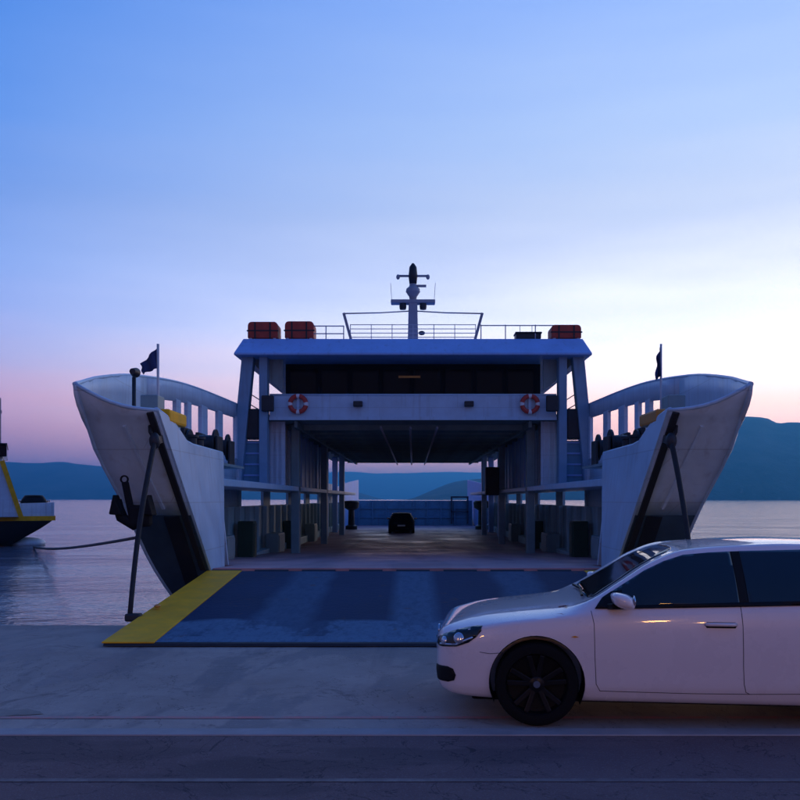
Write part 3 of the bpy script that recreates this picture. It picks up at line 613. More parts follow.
# car deck
rows = []
for Y in [15.68, 16.4, 17.6, 17.75] + list(np.linspace(18.6, 30, 9)) + list(np.linspace(33, 78, 14)):
    hw_ = 3.62 if Y < 17.7 else min(6.06, shell(deck_z(Y), Y)[0] - 0.02)
    rows.append([(x * hw_, Y, deck_z(Y)) for x in np.linspace(-1, 1, 7)])
MB().grid(rows).build('car_deck', 'car_deck', FE, solid=0.05, solid_off=-1)
for x, Y, a, b in ((-0.9, 25.6, 0.32, 0.5), (-0.1, 27.5, 0.5, 0.5), (0.25, 27.3, 0.3, 0.4), (2.35, 25.7, 0.3, 0.4), (-2.1, 30, 0.25, 1.5), (2.1, 32, 0.2, 1.5)):
    MB().add([(x, Y, deck_z(Y) + 0.006), (x + a, Y, deck_z(Y) + 0.006), (x + a, Y + b, deck_z(Y + b) + 0.006), (x, Y + b, deck_z(Y + b) + 0.006)], [(0, 1, 2, 3)]).build('deck_mark', 'buoy_white', FE)
# upper deck, lounge, roof
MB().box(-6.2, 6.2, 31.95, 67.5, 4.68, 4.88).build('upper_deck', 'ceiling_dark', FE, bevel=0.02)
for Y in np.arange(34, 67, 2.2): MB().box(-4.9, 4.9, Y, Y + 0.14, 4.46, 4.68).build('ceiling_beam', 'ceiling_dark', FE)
for x in (-1.2, -0.1, 0.9): MB().tube([(x, 32.2, 4.42), (x, 67, 4.42)], 0.05, 8).build('ceiling_pipe', 'mast_grey', FE, smooth=True)
MB().box(-5.24, 5.24, 31.62, 31.74, 4.66, 5.52).build('front_bulwark', 'ship_white_clean', FE, bevel=0.015)
MB().tube([(-5.24, 31.68, 5.56), (5.24, 31.68, 5.56)], 0.05, 8).build('bulwark_cap', 'ship_white_clean', FE, smooth=True)
MB().box(-5.24, 5.24, 31.56, 31.62, 4.64, 4.76).build('bulwark_foot', 'ship_white_clean', FE)
for px in (358, 469):
    p = P(px, 404, 31.5)
    fl = MB().box(p.x - 0.17, p.x + 0.17, 31.38, 31.56, p.z - 0.10, p.z + 0.10).build('floodlight', 'dark_steel', FE, bevel=0.03)
    MB().box(p.x - 0.05, p.x + 0.05, 31.56, 31.62, p.z - 0.04, p.z + 0.04).build('lamp_bracket', 'dark_steel', fl)
for s in (-1, 1):
    p = P(268 if s < 0 else 552, 404, 31.3); MB().box(p.x - 0.22, p.x + 0.22, 31.15, 31.33, p.z - 0.28, p.z + 0.3).build('loudspeaker', 'dark_steel', FE, bevel=0.04)
lg = MB().box(-4.85, 4.85, 33.0, 62, 4.88, 7.0).build('lounge', 'lounge_wall', FE)
for k in range(8):
    x = -4.7 + k * 1.18
    wnd = MB().box(x, x + 1.06, 32.95, 33.0, 5.62, 6.75).build('lounge_window', 'lounge_wall', FE, bevel=0.01)
    MB().box(x + 0.06, x + 1.0, 32.935, 32.95, 5.68, 6.69).build('pane', 'glass_dark', wnd)
MB().box(-0.55, 0.28, 32.88, 32.92, 6.36, 6.44).build('brass_bar', 'brass', lg)  # small plain bar without lettering on the lounge front
rf = [[(sx_ * 6.40, 30.9, 6.90), (sx_ * 6.40, 30.9, 6.98), (sx_ * 6.22, 31.7, 7.62), (sx_ * 6.22, 64, 7.62), (sx_ * 6.40, 64.6, 6.98), (sx_ * 6.40, 64.6, 6.90)] for sx_ in (-1, 1)]
MB().add(rf[0] + rf[1], [tuple(range(6)), tuple(range(11, 5, -1))] + [(i, (i + 1) % 6, 6 + (i + 1) % 6, 6 + i) for i in range(6)]).build('roof', 'ship_blue_white', FE, bevel=0.03)
# roof rails
RT = 7.62
def rail(pts, h, levels, r=0.022):
    for p in pts: MB().tube([(p[0], p[1], RT), (p[0], p[1], RT + h)], r, 6).build('rail_post', 'rail_white', FE, smooth=True)
    for z in levels: MB().tube([(p[0], p[1], RT + z) for p in pts], r, 6).build('guard_rail', 'rail_white', FE, smooth=True)
rail([(-3.9, 31.85), (-3.2, 31.85), (-2.55, 31.85)], 0.52, (0.22, 0.5))
rail([(2.5, 31.85), (3.4, 31.85), (4.5, 31.85), (6.0, 31.85)], 0.55, (0.52,))
rail([(x, 33.2) for x in np.linspace(-2.4, 2.4, 7)], 0.84, (0.16, 0.34, 0.5, 0.66, 0.82), 0.016)
for s in (-1, 1):
    MB().bar((s * 2.28, 31.85, RT), (s * 2.55, 31.85, RT + 0.98), 0.08, 0.10).build('stay_frame', 'mast_grey', FE)
    MB().tube([(s * 2.55, 31.85, RT + 0.96), (s * 1.3, 34, RT + 1.45), (s * 0.15, 36, RT + 1.95)], 0.028, 6).build('stay', 'mast_grey', FE, smooth=True)
# mast
MY = 36.0
def mz(py): return H + (HY - py) / F * MY
ms = MB().prism([(-0.24, RT - 0.3), (0.24, RT - 0.3), (0.18, mz(303)), (-0.18, mz(303))], 'Y', MY - 0.22, MY + 0.22).build('mast', 'mast_grey', FE, bevel=0.04)
MB().box(-0.92, 0.92, MY - 0.25, MY + 0.25, mz(304), mz(300.5)).build('crosstree', 'mast_grey', ms, bevel=0.03)
for s in (-1, 1):
    MB().lathe([(0.13, mz(310)), (0.15, mz(307)), (0.13, mz(304))], (s * 0.42, MY - 0.1, 0), 'Z', 12).build('navigation_light', 'dark_steel', ms, smooth='angle')
    MB().tube([(s * 0.88, MY, mz(301)), (s * 0.93, MY, mz(283))], 0.010, 6).build('whip_aerial', 'mast_grey', ms, smooth=True)
MB().lathe([(0.14, mz(300.5)), (0.16, mz(297)), (0.30, mz(292)), (0.28, mz(289)), (0.16, mz(286.5)), (0.14, mz(284))], (0, MY, 0), 'Z', 18).build('radar_pedestal', 'mast_grey', ms, smooth='angle')
MB().box(0.1, 0.55, MY - 0.06, MY + 0.06, mz(287), mz(285)).build('light_arm', 'mast_grey', ms)
MB().lathe([(0.15, mz(284)), (0.19, mz(276)), (0.15, mz(267)), (0.05, mz(263.5)), (0.0, mz(263))], (0, MY, 0), 'Z', 16).build('top_light', 'dark_steel', ms, smooth=True)
MB().tube([(-0.62, MY, mz(276)), (0.62, MY, mz(276))], 0.05, 8).build('radar_scanner', 'mast_grey', ms, smooth=True)
for s in (-1, 1): MB().ball((s * 0.62, MY, mz(277)), 0.08, 0.08, 0.11, 10, 8).build('radar_tip', 'mast_grey', ms, smooth=True)
MB().ball((0.36, MY - 0.2, mz(334)), 0.14, 0.12, 0.09, 12, 8).build('horn', 'dark_steel', ms, smooth=True)
# far gate of the car deck, with ribs and a door frame
gt = MB().box(-5.2, 5.2, 76.0, 76.25, -0.6, 1.62).build('stern_gate', 'gate_blue', FE)
for x in np.arange(-4.8, 5, 1.2): MB().box(x, x + 0.12, 75.85, 76.0, -0.6, 1.58).build('gate_rib', 'gate_blue', gt)
for z in (0.1, 0.9): MB().box(-5.1, 5.1, 75.9, 76.0, z, z + 0.1).build('gate_stringer', 'gate_blue', gt)
for a, b, c, d in ((3.3, 3.45, -0.4, 1.9), (4.7, 4.85, -0.4, 1.9), (3.3, 4.85, 1.85, 2.0), (3.3, 4.85, 0.6, 0.7)): MB().box(a, b, 75.7, 75.85, c, d).build('gate_frame', 'hull_teal', gt)
# hanging dark cabinet and capstans near the far end
MB().box(3.72, 4.42, 44.4, 44.9, 1.95, 3.4).build('switch_cabinet', 'dark_steel', FE, bevel=0.04)
for x, y, mt in ((-4.7, 66, 'dark_steel'), (5.2, 66, 'green_paint')):
    mm = MB().lathe([(0.45, -0.6), (0.45, -0.3), (0.25, -0.2), (0.22, 0.9), (0.55, 1.1), (0.6, 1.5), (0.5, 1.62), (0.0, 1.65)], (x, y, 0), 'Z', 16)
    mm.build('capstan', mt, FE, smooth='angle')

# anchor hanging from the left bow
AN = P(130, 508, 13.9)
an = thing('anchor', (AN.x, AN.y, AN.z - 0.35), 'black anchor hanging against the left bow plate of the big ferry', 'anchor')
MB().bar((AN.x - 0.08, AN.y, AN.z + 0.42), (AN.x + 0.06, AN.y, AN.z - 0.25), 0.10, 0.10).build('shank', 'anchor_black', an, bevel=0.02)
MB().tube([(AN.x - 0.22, AN.y, AN.z + 0.12), (AN.x - 0.14, AN.y, AN.z - 0.15), (AN.x + 0.06, AN.y, AN.z - 0.27), (AN.x + 0.24, AN.y, AN.z - 0.2), (AN.x + 0.30, AN.y, AN.z + 0.02)], 0.09, 8).build('arms', 'anchor_black', an, smooth=True)
for s, q in ((-1, -0.2), (1, 0.28)):
    MB().prism([(AN.x + q - 0.10, AN.z - 0.10), (AN.x + q + 0.12, AN.z - 0.12), (AN.x + q + 0.03 * s, AN.z + 0.22)], 'Y', AN.y - 0.14, AN.y + 0.14).build('fluke', 'anchor_black', an, bevel=0.02)
MB().lathe([(0.045, -0.015), (0.068, -0.015), (0.068, 0.015), (0.045, 0.015)], (AN.x - 0.09, AN.y, AN.z + 0.46), 'Y', 14, closed=True).build('ring', 'anchor_black', an, smooth='angle')
MB().box(AN.x - 0.02, AN.x + 0.34, AN.y - 0.08, AN.y + 0.12, AN.z - 0.3, AN.z + 0.05).build('crown', 'anchor_black', an, bevel=0.05)

# life-buoys on the front bulwark
for px, lb in ((298, 'red and white life-buoy at the left end of the ferry front bulwark'), (530, 'red and white life-buoy at the right end of the ferry front bulwark')):
    p = P(px, 404, 31.5); t = thing('lifebuoy', (p.x, 31.5, p.z - 0.38), lb, 'life-buoy', 'life-buoys on the ferry front')
    for k in range(8):
        mm = MB(); a0, a1 = k * math.pi / 4 + 0.39, (k + 1) * math.pi / 4 + 0.39
        if k % 2: a0 += 0.2; a1 -= 0.2
        else: a0 -= 0.2; a1 += 0.2
        mm.tube([(p.x + 0.29 * math.cos(a), 31.5, p.z + 0.29 * math.sin(a)) for a in np.linspace(a0, a1, 7)], 0.085, 10)
        mm.build('ring_segment', 'buoy_white' if k % 2 else 'buoy_red', t, smooth='angle')
    MB().box(p.x - 0.05, p.x + 0.05, 31.54, 31.62, p.z - 0.3, p.z + 0.3).build('hanger', 'ship_white_clean', t)
# life-raft boxes on the roof
def raft(px0, px1, py, lb, mat):
    a, b = P(px0, py, 31.9), P(px1, py, 31.9); t = thing('liferaft_container', ((a.x + b.x) / 2, 32.2, RT), lb, 'life raft', 'life rafts on the ferry roof')
    hh = a.z - RT; mm = MB(); n = 7
    prof = [(a.x, RT + 0.04), (b.x, RT + 0.04)] + [(b.x - 0.14 * (1 - math.cos(q)) , RT + hh - 0.16 + 0.16 * math.sin(q)) for q in np.linspace(0, math.pi / 2, n)] + [(a.x + 0.14 * (1 - math.cos(q)), RT + hh - 0.16 + 0.16 * math.sin(q)) for q in np.linspace(math.pi / 2, 0, n)]
    mm.prism(prof, 'Y', 31.8, 32.7).build('cover', mat, t, bevel=0.05, seg=3)
    for q in (0.25, 0.75):
        x = a.x + (b.x - a.x) * q; MB().box(x - 0.025, x + 0.025, 31.78, 31.81, RT + 0.02, RT + hh - 0.03).build('strap', 'dark_steel', t)
    MB().box(a.x - 0.03, b.x + 0.03, 31.79, 31.83, RT + hh * 0.45, RT + hh * 0.45 + 0.05).build('seam_band', 'dark_steel', t)
    for q in (0.1, 0.9):
        x = a.x + (b.x - a.x) * q; MB().box(x - 0.05, x + 0.05, 31.8, 32.7, RT, RT + 0.05).build('cradle', 'rail_white', t)
raft(248, 278, 322, 'dark red life-raft container at the left corner of the ferry roof', 'red_cover')
raft(285, 314, 321.5, 'dark red life-raft container second from the left on the ferry roof', 'red_cover')
raft(551, 581, 325, 'dark red life-raft container alone at the right corner of the ferry roof', 'red_cover')
a, b = P(516, 332, 31.9), P(541, 332, 31.9)
t = thing('deck_box', ((a.x + b.x) / 2, 32.1, RT), 'low black box on the ferry roof left of the right-hand life raft', 'box')
MB().box(a.x, b.x, 31.85, 32.45, RT + 0.04, a.z - 0.06).build('body', 'dark_steel', t, bevel=0.02)
MB().box(a.x - 0.03, b.x + 0.03, 31.82, 32.48, a.z - 0.06, a.z).build('lid', 'dark_steel', t, bevel=0.015)
for x in (a.x + 0.08, b.x - 0.08): MB().box(x - 0.04, x + 0.04, 31.9, 32.4, RT, RT + 0.05).build('foot', 'dark_steel', t)
for k, px in enumerate((520, 532)): MB().tube([(P(px, 330, 32.1).x, 32.1, a.z), (P(px, 330, 32.1).x, 32.1, a.z + 0.3)], 0.012, 6).build('aerial', 'rail_white', t)

# ------------------------------------------------------------------ cars
CL = [  # x, half width, bottom, shoulder z, edge y, edge z, centre z
 (0.00, .56, .35, .590, .47, .632, .640), (0.03, .69, .26, .625, .57, .684, .690), (0.08, .75, .225, .656, .63, .722, .726), (0.18, .812, .20, .702, .60, .758, .768),
 (0.35, .852, .19, .746, .61, .800, .812), (0.60, .876, .185, .790, .61, .834, .845), (0.90, .887, .185, .826, .62, .866, .876), (1.08, .890, .185, .848, .66, .890, .898),
 (1.26, .890, .185, .872, .742, .955, .950), (1.51, .890, .185, .893, .708, 1.115, 1.112), (1.76, .890, .185, .905, .668, 1.280, 1.285), (2.02, .890, .185, .917, .632, 1.380, 1.400),
 (2.40, .890, .185, .930, .605, 1.408, 1.462), (2.80, .890, .185, .945, .600, 1.425, 1.480), (3.20, .888, .185, .957, .600, 1.415, 1.472), (3.60, .880, .19, .965, .600, 1.372, 1.430),
 (3.85, .860, .21, .965, .605, 1.270, 1.335), (4.00, .825, .235, .945, .610, 1.120, 1.185), (4.10, .775, .26, .885, .590, .985, 1.015), (4.17, .700, .32, .740, .540, .830, .845), (4.20, .60, .37, .64, .45, .70, .71)]
CA = np.array(CL)
CA[:, 5] = np.where(CA[:, 5] > 0.95, 0.95 + (CA[:, 5] - 0.95) * 0.92, CA[:, 5]); CA[:, 6] = np.where(CA[:, 6] > 0.98, 0.98 + (CA[:, 6] - 0.98) * 0.90, CA[:, 6])
CA[:, 0] = np.where(CA[:, 0] < 0.86, 0.86 - (0.86 - CA[:, 0]) * 0.93, CA[:, 0]); XN = float(CA[0, 0])
def section(x):
    w_, zb, zs, ye, ze, zc = [float(pchip(CA[:, 0], CA[:, k], x)[0]) for k in range(1, 7)]
    h = zs - zb; ysd = w_ * 0.962
    ctrl = [(0, zb), (.78 * w_, zb), (.925 * w_, zb + .02), (.968 * w_, zb + .13 * h), (.985 * w_, zb + .20 * h), (.992 * w_, zb + .34 * h), (w_, zb + .52 * h), (.999 * w_, zb + .70 * h), (.990 * w_, zb + .86 * h), (.978 * w_, zb + .94 * h), (ysd, zs),
            ((ysd + ye) / 2 + .022 * min(1, (ze - zs) / .3), zs + (ze - zs) * (0.5 + 0.22 * max(0.0, 1 - (ze - zs) / .12))), (ye, ze), (ye * .90, ze + .42 * (zc - ze)), (ye * .70, ze + .72 * (zc - ze)), (ye * .40, ze + .93 * (zc - ze)), (0, zc)]
    c = [Vector((a, b, 0)) for a, b in ctrl]; outp = []
    for i in range(len(c) - 1):
        p0, p1, p2, p3 = c[max(i - 1, 0)], c[i], c[i + 1], c[min(i + 2, len(c) - 1)]
        sub = 3 if i in (10, 11) else 2
        tens = 0.5
        for j in range(sub):
            t = j / sub
            q = p1 * (2*t**3 - 3*t**2 + 1) + (p2 - p0) * tens * (t**3 - 2*t**2 + t) * 0.8 + p2 * (-2*t**3 + 3*t**2) + (p3 - p1) * tens * (t**3 - t**2) * 0.8
            outp.append((q.x, q.y))
    outp.append((0, zc)); return outp
def body_mesh():
    xs = list(np.concatenate([XN + np.array([0, .008, .02, .035, .055, .08, .11]), np.arange(.2, 4.0, .05), [4.0, 4.04, 4.08, 4.11, 4.14, 4.165, 4.185, 4.195, 4.2]]))
    mb = MB(); rings = []
    for x in xs:
        sct = section(float(x)); ring = [(float(x), y, z) for y, z in sct] + [(float(x), -y, z) for y, z in reversed(sct[1:-1])]
        rings.append(ring)
    n = len(rings[0]); o = 0
    for r in rings: mb.v += r
    for i in range(len(rings) - 1):
        for k in range(n): mb.f.append((i * n + k, i * n + (k + 1) % n, (i + 1) * n + (k + 1) % n, (i + 1) * n + k))
    mb.f.append(tuple(reversed(range(n)))); e = (len(rings) - 1) * n; mb.f.append(tuple(e + k for k in range(n)))
    return mb
AX = (0.86, 3.435); WR = 0.324
def make_car(name, label, cat, paint):
    root = thing(name, (0, 0, 0), label, cat)
    body = body_mesh().build('body', paint, root, smooth=True)
    # world-space BVH of the uncut skin to lay the fittings on
    off = ORG[body.name]
    bvh = BVHTree.FromPolygons([Vector(v.co) + off for v in body.data.vertices], [list(p.vertices) for p in body.data.polygons])
    # wheel-arch cut
    cut = MB()
    for ax in AX:
        for s in (-1, 1): cut.lathe([(0.368, 0.60), (0.368, 1.1)] if s > 0 else [(0.368, -1.1), (0.368, -0.60)], (ax, 0, 0.335), 'Y', 48)
    cutter = cut.build('arch_cutter', 'seam', root)
    md = body.modifiers.new('arches', 'BOOLEAN'); md.operation = 'DIFFERENCE'; md.solver = 'EXACT'; md.object = cutter
    bpy.context.view_layer.update()
    dg = bpy.context.evaluated_depsgraph_get()
    me = bpy.data.meshes.new_from_object(body.evaluated_get(dg)); body.modifiers.clear(); body.data = me
    me.materials.clear(); me.materials.append(MATS[paint]); me.polygons.foreach_set('material_index', [0] * len(me.polygons))
    me.polygons.foreach_set('use_smooth', [True] * len(me.polygons)); me.set_sharp_from_angle(angle=R(38))
    bpy.data.objects.remove(cutter)
    def patch(nm, mat, outline, d, a, mirror=1, lift=0.004, step=0.05, parent=root, thick=0.004):
        """outline in (h,z); h measured along horizontal axis a; laid on the skin looking along -d"""
        d = Vector((d[0], d[1], 0)).normalized(); a = Vector((a[0], a[1], 0)).normalized()
        bm = bmesh.new(); vsx = [bm.verts.new((h, z, 0)) for h, z in outline]; bm.faces.new(vsx)
        hs = [h for h, _ in outline]; zs = [z for _, z in outline]
        for v in np.arange(min(hs) + step / 2, max(hs), step): bmesh.ops.bisect_plane(bm, geom=bm.verts[:] + bm.edges[:] + bm.faces[:], plane_co=(v, 0, 0), plane_no=(1, 0, 0))
        for v in np.arange(min(zs) + step / 2, max(zs), step): bmesh.ops.bisect_plane(bm, geom=bm.verts[:] + bm.edges[:] + bm.faces[:], plane_co=(0, v, 0), plane_no=(0, 1, 0))
        mb = MB(); idx = {}
        for i, v in enumerate(bm.verts):
            idx[v] = i; h, z = v.co.x, v.co.y; o = a * h + Vector((0, 0, z)) + d * 3
            # a is not always orthogonal to d: move along d only
            loc, no, _, _ = bvh.ray_cast(o, -d)
            if loc is None: loc, no, _, _ = bvh.find_nearest(o - d * 3)
            q = loc + (no if no.dot(d) > 0 else -no) * lift
            mb.v.append((q.x, q.y * mirror, q.z))
        mb.f = [tuple(idx[v] for v in f.verts) for f in bm.faces]; bm.free()
        return mb.build(nm, mat, parent, smooth=True, solid=thick)
    SD, SA = (0, 1), (1, 0)
    def line(nm, mat, pts, d, a, mirror=1, r=0.0032, lift=-0.0012, parent=root):
        d = Vector((d[0], d[1], 0)).normalized(); a = Vector((a[0], a[1], 0)).normalized(); out_ = []
        for i in range(len(pts) - 1):
            for t in np.linspace(0, 1, 8, endpoint=(i == len(pts) - 2)):
                h = pts[i][0] + (pts[i + 1][0] - pts[i][0]) * t; z = pts[i][1] + (pts[i + 1][1] - pts[i][1]) * t
                loc, no, _, _ = bvh.ray_cast(a * h + Vector((0, 0, z)) + d * 3, -d)
                if loc is None: continue
                q = loc + (no if no.dot(d) > 0 else -no) * lift; out_.append((q.x, q.y * mirror, q.z))
        return MB().tube(out_, r, 6).build(nm, mat, parent, smooth=True)
    for s in (1, -1):
        zb_ = lambda x: float(np.interp(x, [1.3, 3.7], [0.918, 1.0]))
        def topz(x): return float(pchip(CA[:, 0], CA[:, 5], x)[0]) - 0.026
        # side glazing: front door, rear door, rear quarter
        front = [(1.33, zb_(1.33)), (1.60, zb_(1.6)), (2.0, zb_(2.0)), (2.38, zb_(2.38)), (2.36, topz(2.36)), (2.2, topz(2.2)), (2.0, topz(2.0)), (1.85, topz(1.85)), (1.7, topz(1.7)), (1.56, topz(1.56)), (1.45, topz(1.45)), (1.39, topz(1.39) - 0.004)]
        rear = [(2.45, zb_(2.45)), (3.0, zb_(3.0)), (3.28, zb_(3.28)), (3.38, 1.12), (3.42, topz(3.42)), (3.2, topz(3.2)), (2.9, topz(2.9)), (2.43, topz(2.43))]
        patch('side_window', 'car_glass', front, SD, SA, s, lift=0.005, step=0.03)
        patch('side_window', 'car_glass', rear, SD, SA, s, lift=0.005, step=0.03)
        patch('b_pillar', 'car_trim', [(2.375, zb_(2.38)), (2.455, zb_(2.45)), (2.435, topz(2.43)), (2.355, topz(2.36))], SD, SA, s, lift=0.003)
        patch('belt_trim', 'car_trim', [(1.31, zb_(1.31) - 0.012), (2.4, zb_(2.4) - 0.016), (3.30, zb_(3.3) - 0.016), (3.30, zb_(3.3) + 0.016), (2.4, zb_(2.4) + 0.016), (1.33, zb_(1.33) + 0.010)], SD, SA, s, lift=0.009, step=0.03)
        patch('mirror_corner', 'car_trim', [(1.305, zb_(1.30) - 0.012), (1.50, zb_(1.5) - 0.006), (1.52, zb_(1.52) + 0.12), (1.44, topz(1.44) + 0.0), (1.37, topz(1.37) - 0.002)], SD, SA, s, lift=0.009)
        # shut lines
        line('door_seam', 'seam', [(1.275, .895), (1.295, .80), (1.30, .55), (1.31, .34), (1.34, .285)], SD, SA, s)
        line('door_seam', 'seam', [(2.385, .950), (2.395, .80), (2.398, .5), (2.405, .36), (2.42, .30), (2.45, .285)], SD, SA, s)
        line('door_seam', 'seam', [(1.34, .285), (2.0, .28), (2.45, .285), (3.0, .30)], SD, SA, s, r=0.0035)
        line('door_seam', 'seam', [(3.0, .30), (3.06, .45), (3.20, .66), (3.36, .78), (3.40, .97)], SD, SA, s)
        line('wing_seam', 'seam', [(0.42, .565), (0.50, .555), (0.60, .565)], SD, SA, s, r=0.003)
        # handles, each over a flat dark patch that paints in the recess shade
        for hx, hz in ((2.13, .805), (3.10, .835)):
            hr = patch('handle_shade', 'car_trim', [(hx, hz - .022), (hx + .21, hz - .022), (hx + .225, hz), (hx + .21, hz + .022), (hx, hz + .022), (hx - .015, hz)], SD, SA, s, lift=0.001, thick=0.002)
            loc = bvh.ray_cast(Vector((hx + .1, 3, hz)), Vector((0, -1, 0)))[0]
            MB().tube([(hx - .005, s * (loc.y + .004), hz + .006), (hx + .02, s * (loc.y + .030), hz + .008), (hx + .19, s * (loc.y + .030), hz + .008), (hx + .215, s * (loc.y + .004), hz + .006)], 0.014, 8).build('door_handle', paint, hr, smooth=True)
        # side repeater
        patch('side_repeater', 'amber', [(1.12, .700), (1.15, .694), (1.18, .700), (1.15, .708)], SD, SA, s, lift=0.005, step=0.02)
        # door mirror
        mm = MB(); cx_, cy_, cz_ = 1.50, 0.975, 0.990
        n_, m_ = 20, 12
        for i in range(m_ + 1):
            t = math.pi * i / m_
            for k in range(n_):
                a = 2 * math.pi * k / n_; u = lambda q: math.copysign(abs(q) ** 0.72, q)
                xx, yy, zz = u(math.sin(t)) * u(math.cos(a)), u(math.cos(t)), u(math.sin(t)) * u(math.sin(a))
                mm.v.append((cx_ + 0.085 * xx * (1 - 0.12 * yy) - 0.015 * zz, s * (cy_ + 0.105 * yy), cz_ + 0.058 * zz - 0.012 * xx))
        for i in range(m_):
            for k in range(n_): mm.f.append((i * n_ + k, (i + 1) * n_ + k, (i + 1) * n_ + (k + 1) % n_, i * n_ + (k + 1) % n_))
        mir = mm.build('door_mirror', paint, root, smooth=True)
        MB().ball((cx_ + 0.078, s * cy_, cz_), 0.012, 0.080, 0.044, 14, 8).build('mirror_glass', 'chrome', mir, smooth=True)
        MB().bar((1.44, s * 0.83, 0.93), (1.47, s * 0.94, 0.945), 0.10, 0.045).build('mirror_foot', 'car_trim', mir, bevel=0.01)
        # headlamp
        D, A = (-.6, .8), (.8, .6)
        hl_ = patch('headlight', 'car_glass', [(.42, .590), (.44, .640), (.52, .676), (.62, .712), (.72, .742), (.80, .760), (.845, .762), (.85, .725), (.82, .678), (.77, .634), (.68, .598), (.54, .584)], D, A, s, lift=0.004, step=0.03)
        Dv, Av = Vector((-.6, .8, 0)), Vector((.8, .6, 0))
        for h, z, r_ in ((.55, .632, .034), (.69, .664, .044)):
            loc, no, _, _ = bvh.ray_cast(Av * h + Vector((0, 0, z)) + Dv * 3, -Dv)
            q = loc + no * 0.004
            mm = MB(); n_ = 18; t1 = no.cross(Vector((0, 0, 1))).normalized(); t2 = no.cross(t1).normalized()
            for rr, hh in ((1.0, 0.0), (0.95, 0.006), (0.7, 0.010), (0.35, 0.013), (0.02, 0.014)):
                for k in range(n_):
                    a = 2 * math.pi * k / n_; v = q + (t1 * math.cos(a) + t2 * math.sin(a)) * r_ * rr + no * hh; mm.v.append((v.x, v.y * s, v.z))
            for i in range(4):
                for k in range(n_): mm.f.append((i * n_ + k, i * n_ + (k + 1) % n_, (i + 1) * n_ + (k + 1) % n_, (i + 1) * n_ + k))
            mm.build('lamp_lens', 'lamp_reflector', hl_, smooth=True)
        patch('lamp_strip', 'lamp_reflector', [(.50, .596), (.68, .608), (.80, .674), (.79, .681), (.67, .619), (.50, .607)], D, A, s, lift=0.007, step=0.04, parent=hl_)
        patch('fog_grille', 'car_trim', [(.40, .325), (.42, .312), (.60, .312), (.655, .33), (.67, .372), (.65, .42), (.60, .435), (.44, .43), (.41, .41)], D, A, s, lift=0.004, step=0.04)
        tl = [(.42, .74), (.80, .74), (.83, .80), (.80, .90), (.62, .92), (.42, .90)]
        patch('tail_lamp', 'tail_red', tl, (1, 0), (0, 1), s, lift=0.006, step=0.04)
        # wheel and liner
        for k, ax in enumerate(AX):
            yc = 0.775 * s
            wh = thing('wheel', (ax, yc, WR), None, None); wh.parent = root; wh.location = (ax, yc, WR)
            tw = 0.105
            tp_ = [(0.24, -tw), (0.290, -tw * 1.05), (0.311, -tw * 0.95), (0.322, -tw * 0.75), (0.324, 0), (0.322, tw * 0.75), (0.311, tw * 0.95), (0.290, tw * 1.05), (0.24, tw)]
            MB().lathe(tp_, (ax, yc, WR), 'Y', 48, closed=True).build('tyre', 'tyre', wh, smooth='angle')
            rm = MB().lathe([(0.246, -0.09), (0.246, 0.094), (0.236, 0.100), (0.228, 0.090), (0.222, 0.02), (0.0, 0.0), (0.0, -0.02), (0.215, -0.09)] if s > 0 else [(0.246, 0.09), (0.246, -0.094), (0.236, -0.100), (0.228, -0.090), (0.222, -0.02), (0.0, 0.0), (0.0, 0.02), (0.215, 0.09)], (ax, yc, WR), 'Y', 48, closed=False).build('rim', 'rim_black', wh, smooth='angle'); rm = wh
            for q in range(10):
                a = math.pi * 2 * (q // 2) / 5 + (0.17 if q % 2 else -0.17) + 0.35
                r0, r1 = 0.05, 0.230; a2 = a + (0.06 if q % 2 else -0.06)
                y0, y1 = yc + s * 0.070, yc + s * 0.086
                MB().bar((ax + r0 * math.cos(a), y0, WR + r0 * math.sin(a)), (ax + r1 * math.cos(a2), y1, WR + r1 * math.sin(a2)), 0.040, 0.030, up=(0, s, 0)).build('spoke', 'rim_black', rm, bevel=0.006)
            MB().lathe([(0.062, 0.05), (0.060, 0.085), (0.045, 0.092), (0.0, 0.094)] if s > 0 else [(0.062, -0.05), (0.060, -0.085), (0.045, -0.092), (0.0, -0.094)], (ax, yc, WR), 'Y', 20).build('hub', 'rim_black', rm, smooth='angle')
            MB().lathe([(0.028, 0.093), (0.026, 0.097), (0.0, 0.098)] if s > 0 else [(0.028, -0.093), (0.026, -0.097), (0.0, -0.098)], (ax, yc, WR), 'Y', 16).build('hub_badge', 'chrome', rm, smooth='angle')
            mm = MB(); rows = []
            for a in np.linspace(-0.45, math.pi + 0.45, 24):
                rows.append([(ax + 0.363 * math.cos(a), s * y, 0.335 + 0.363 * math.sin(a)) for y in (0.58, 0.882)])
            mm.grid(rows).build('arch_liner', 'car_trim', root, smooth=True)
    # windscreen, rear window, grilles, plates, bonnet line
    wsz = [(0.60, .975), (0.53, 1.10), (0.47, 1.24), (0.40, 1.325), (0.25, 1.348), (0, 1.352)]
    ws = wsz + [(-y, z) for y, z in reversed(wsz[:-1])] + [(-0.5, .960), (0, .952), (0.5, .960)]
    patch('windscreen', 'car_glass', ws, (-1, 0), (0, 1), 1, lift=0.005, step=0.06)
    rw = [(0.56, 1.03), (0.53, 1.21), (0.50, 1.31), (-0.50, 1.31), (-0.53, 1.21), (-0.56, 1.03)]
    patch('rear_window', 'car_glass', rw, (1, 0), (0, 1), 1, lift=0.005, step=0.06)
    patch('upper_grille', 'car_trim', [(-.44, .575), (.44, .575), (.46, .625), (-.46, .625)], (-1, 0), (0, 1), 1, lift=0.005, step=0.06)
    patch('lower_grille', 'car_trim', [(-.38, .32), (.38, .32), (.42, .44), (-.42, .44)], (-1, 0), (0, 1), 1, lift=0.005, step=0.06)
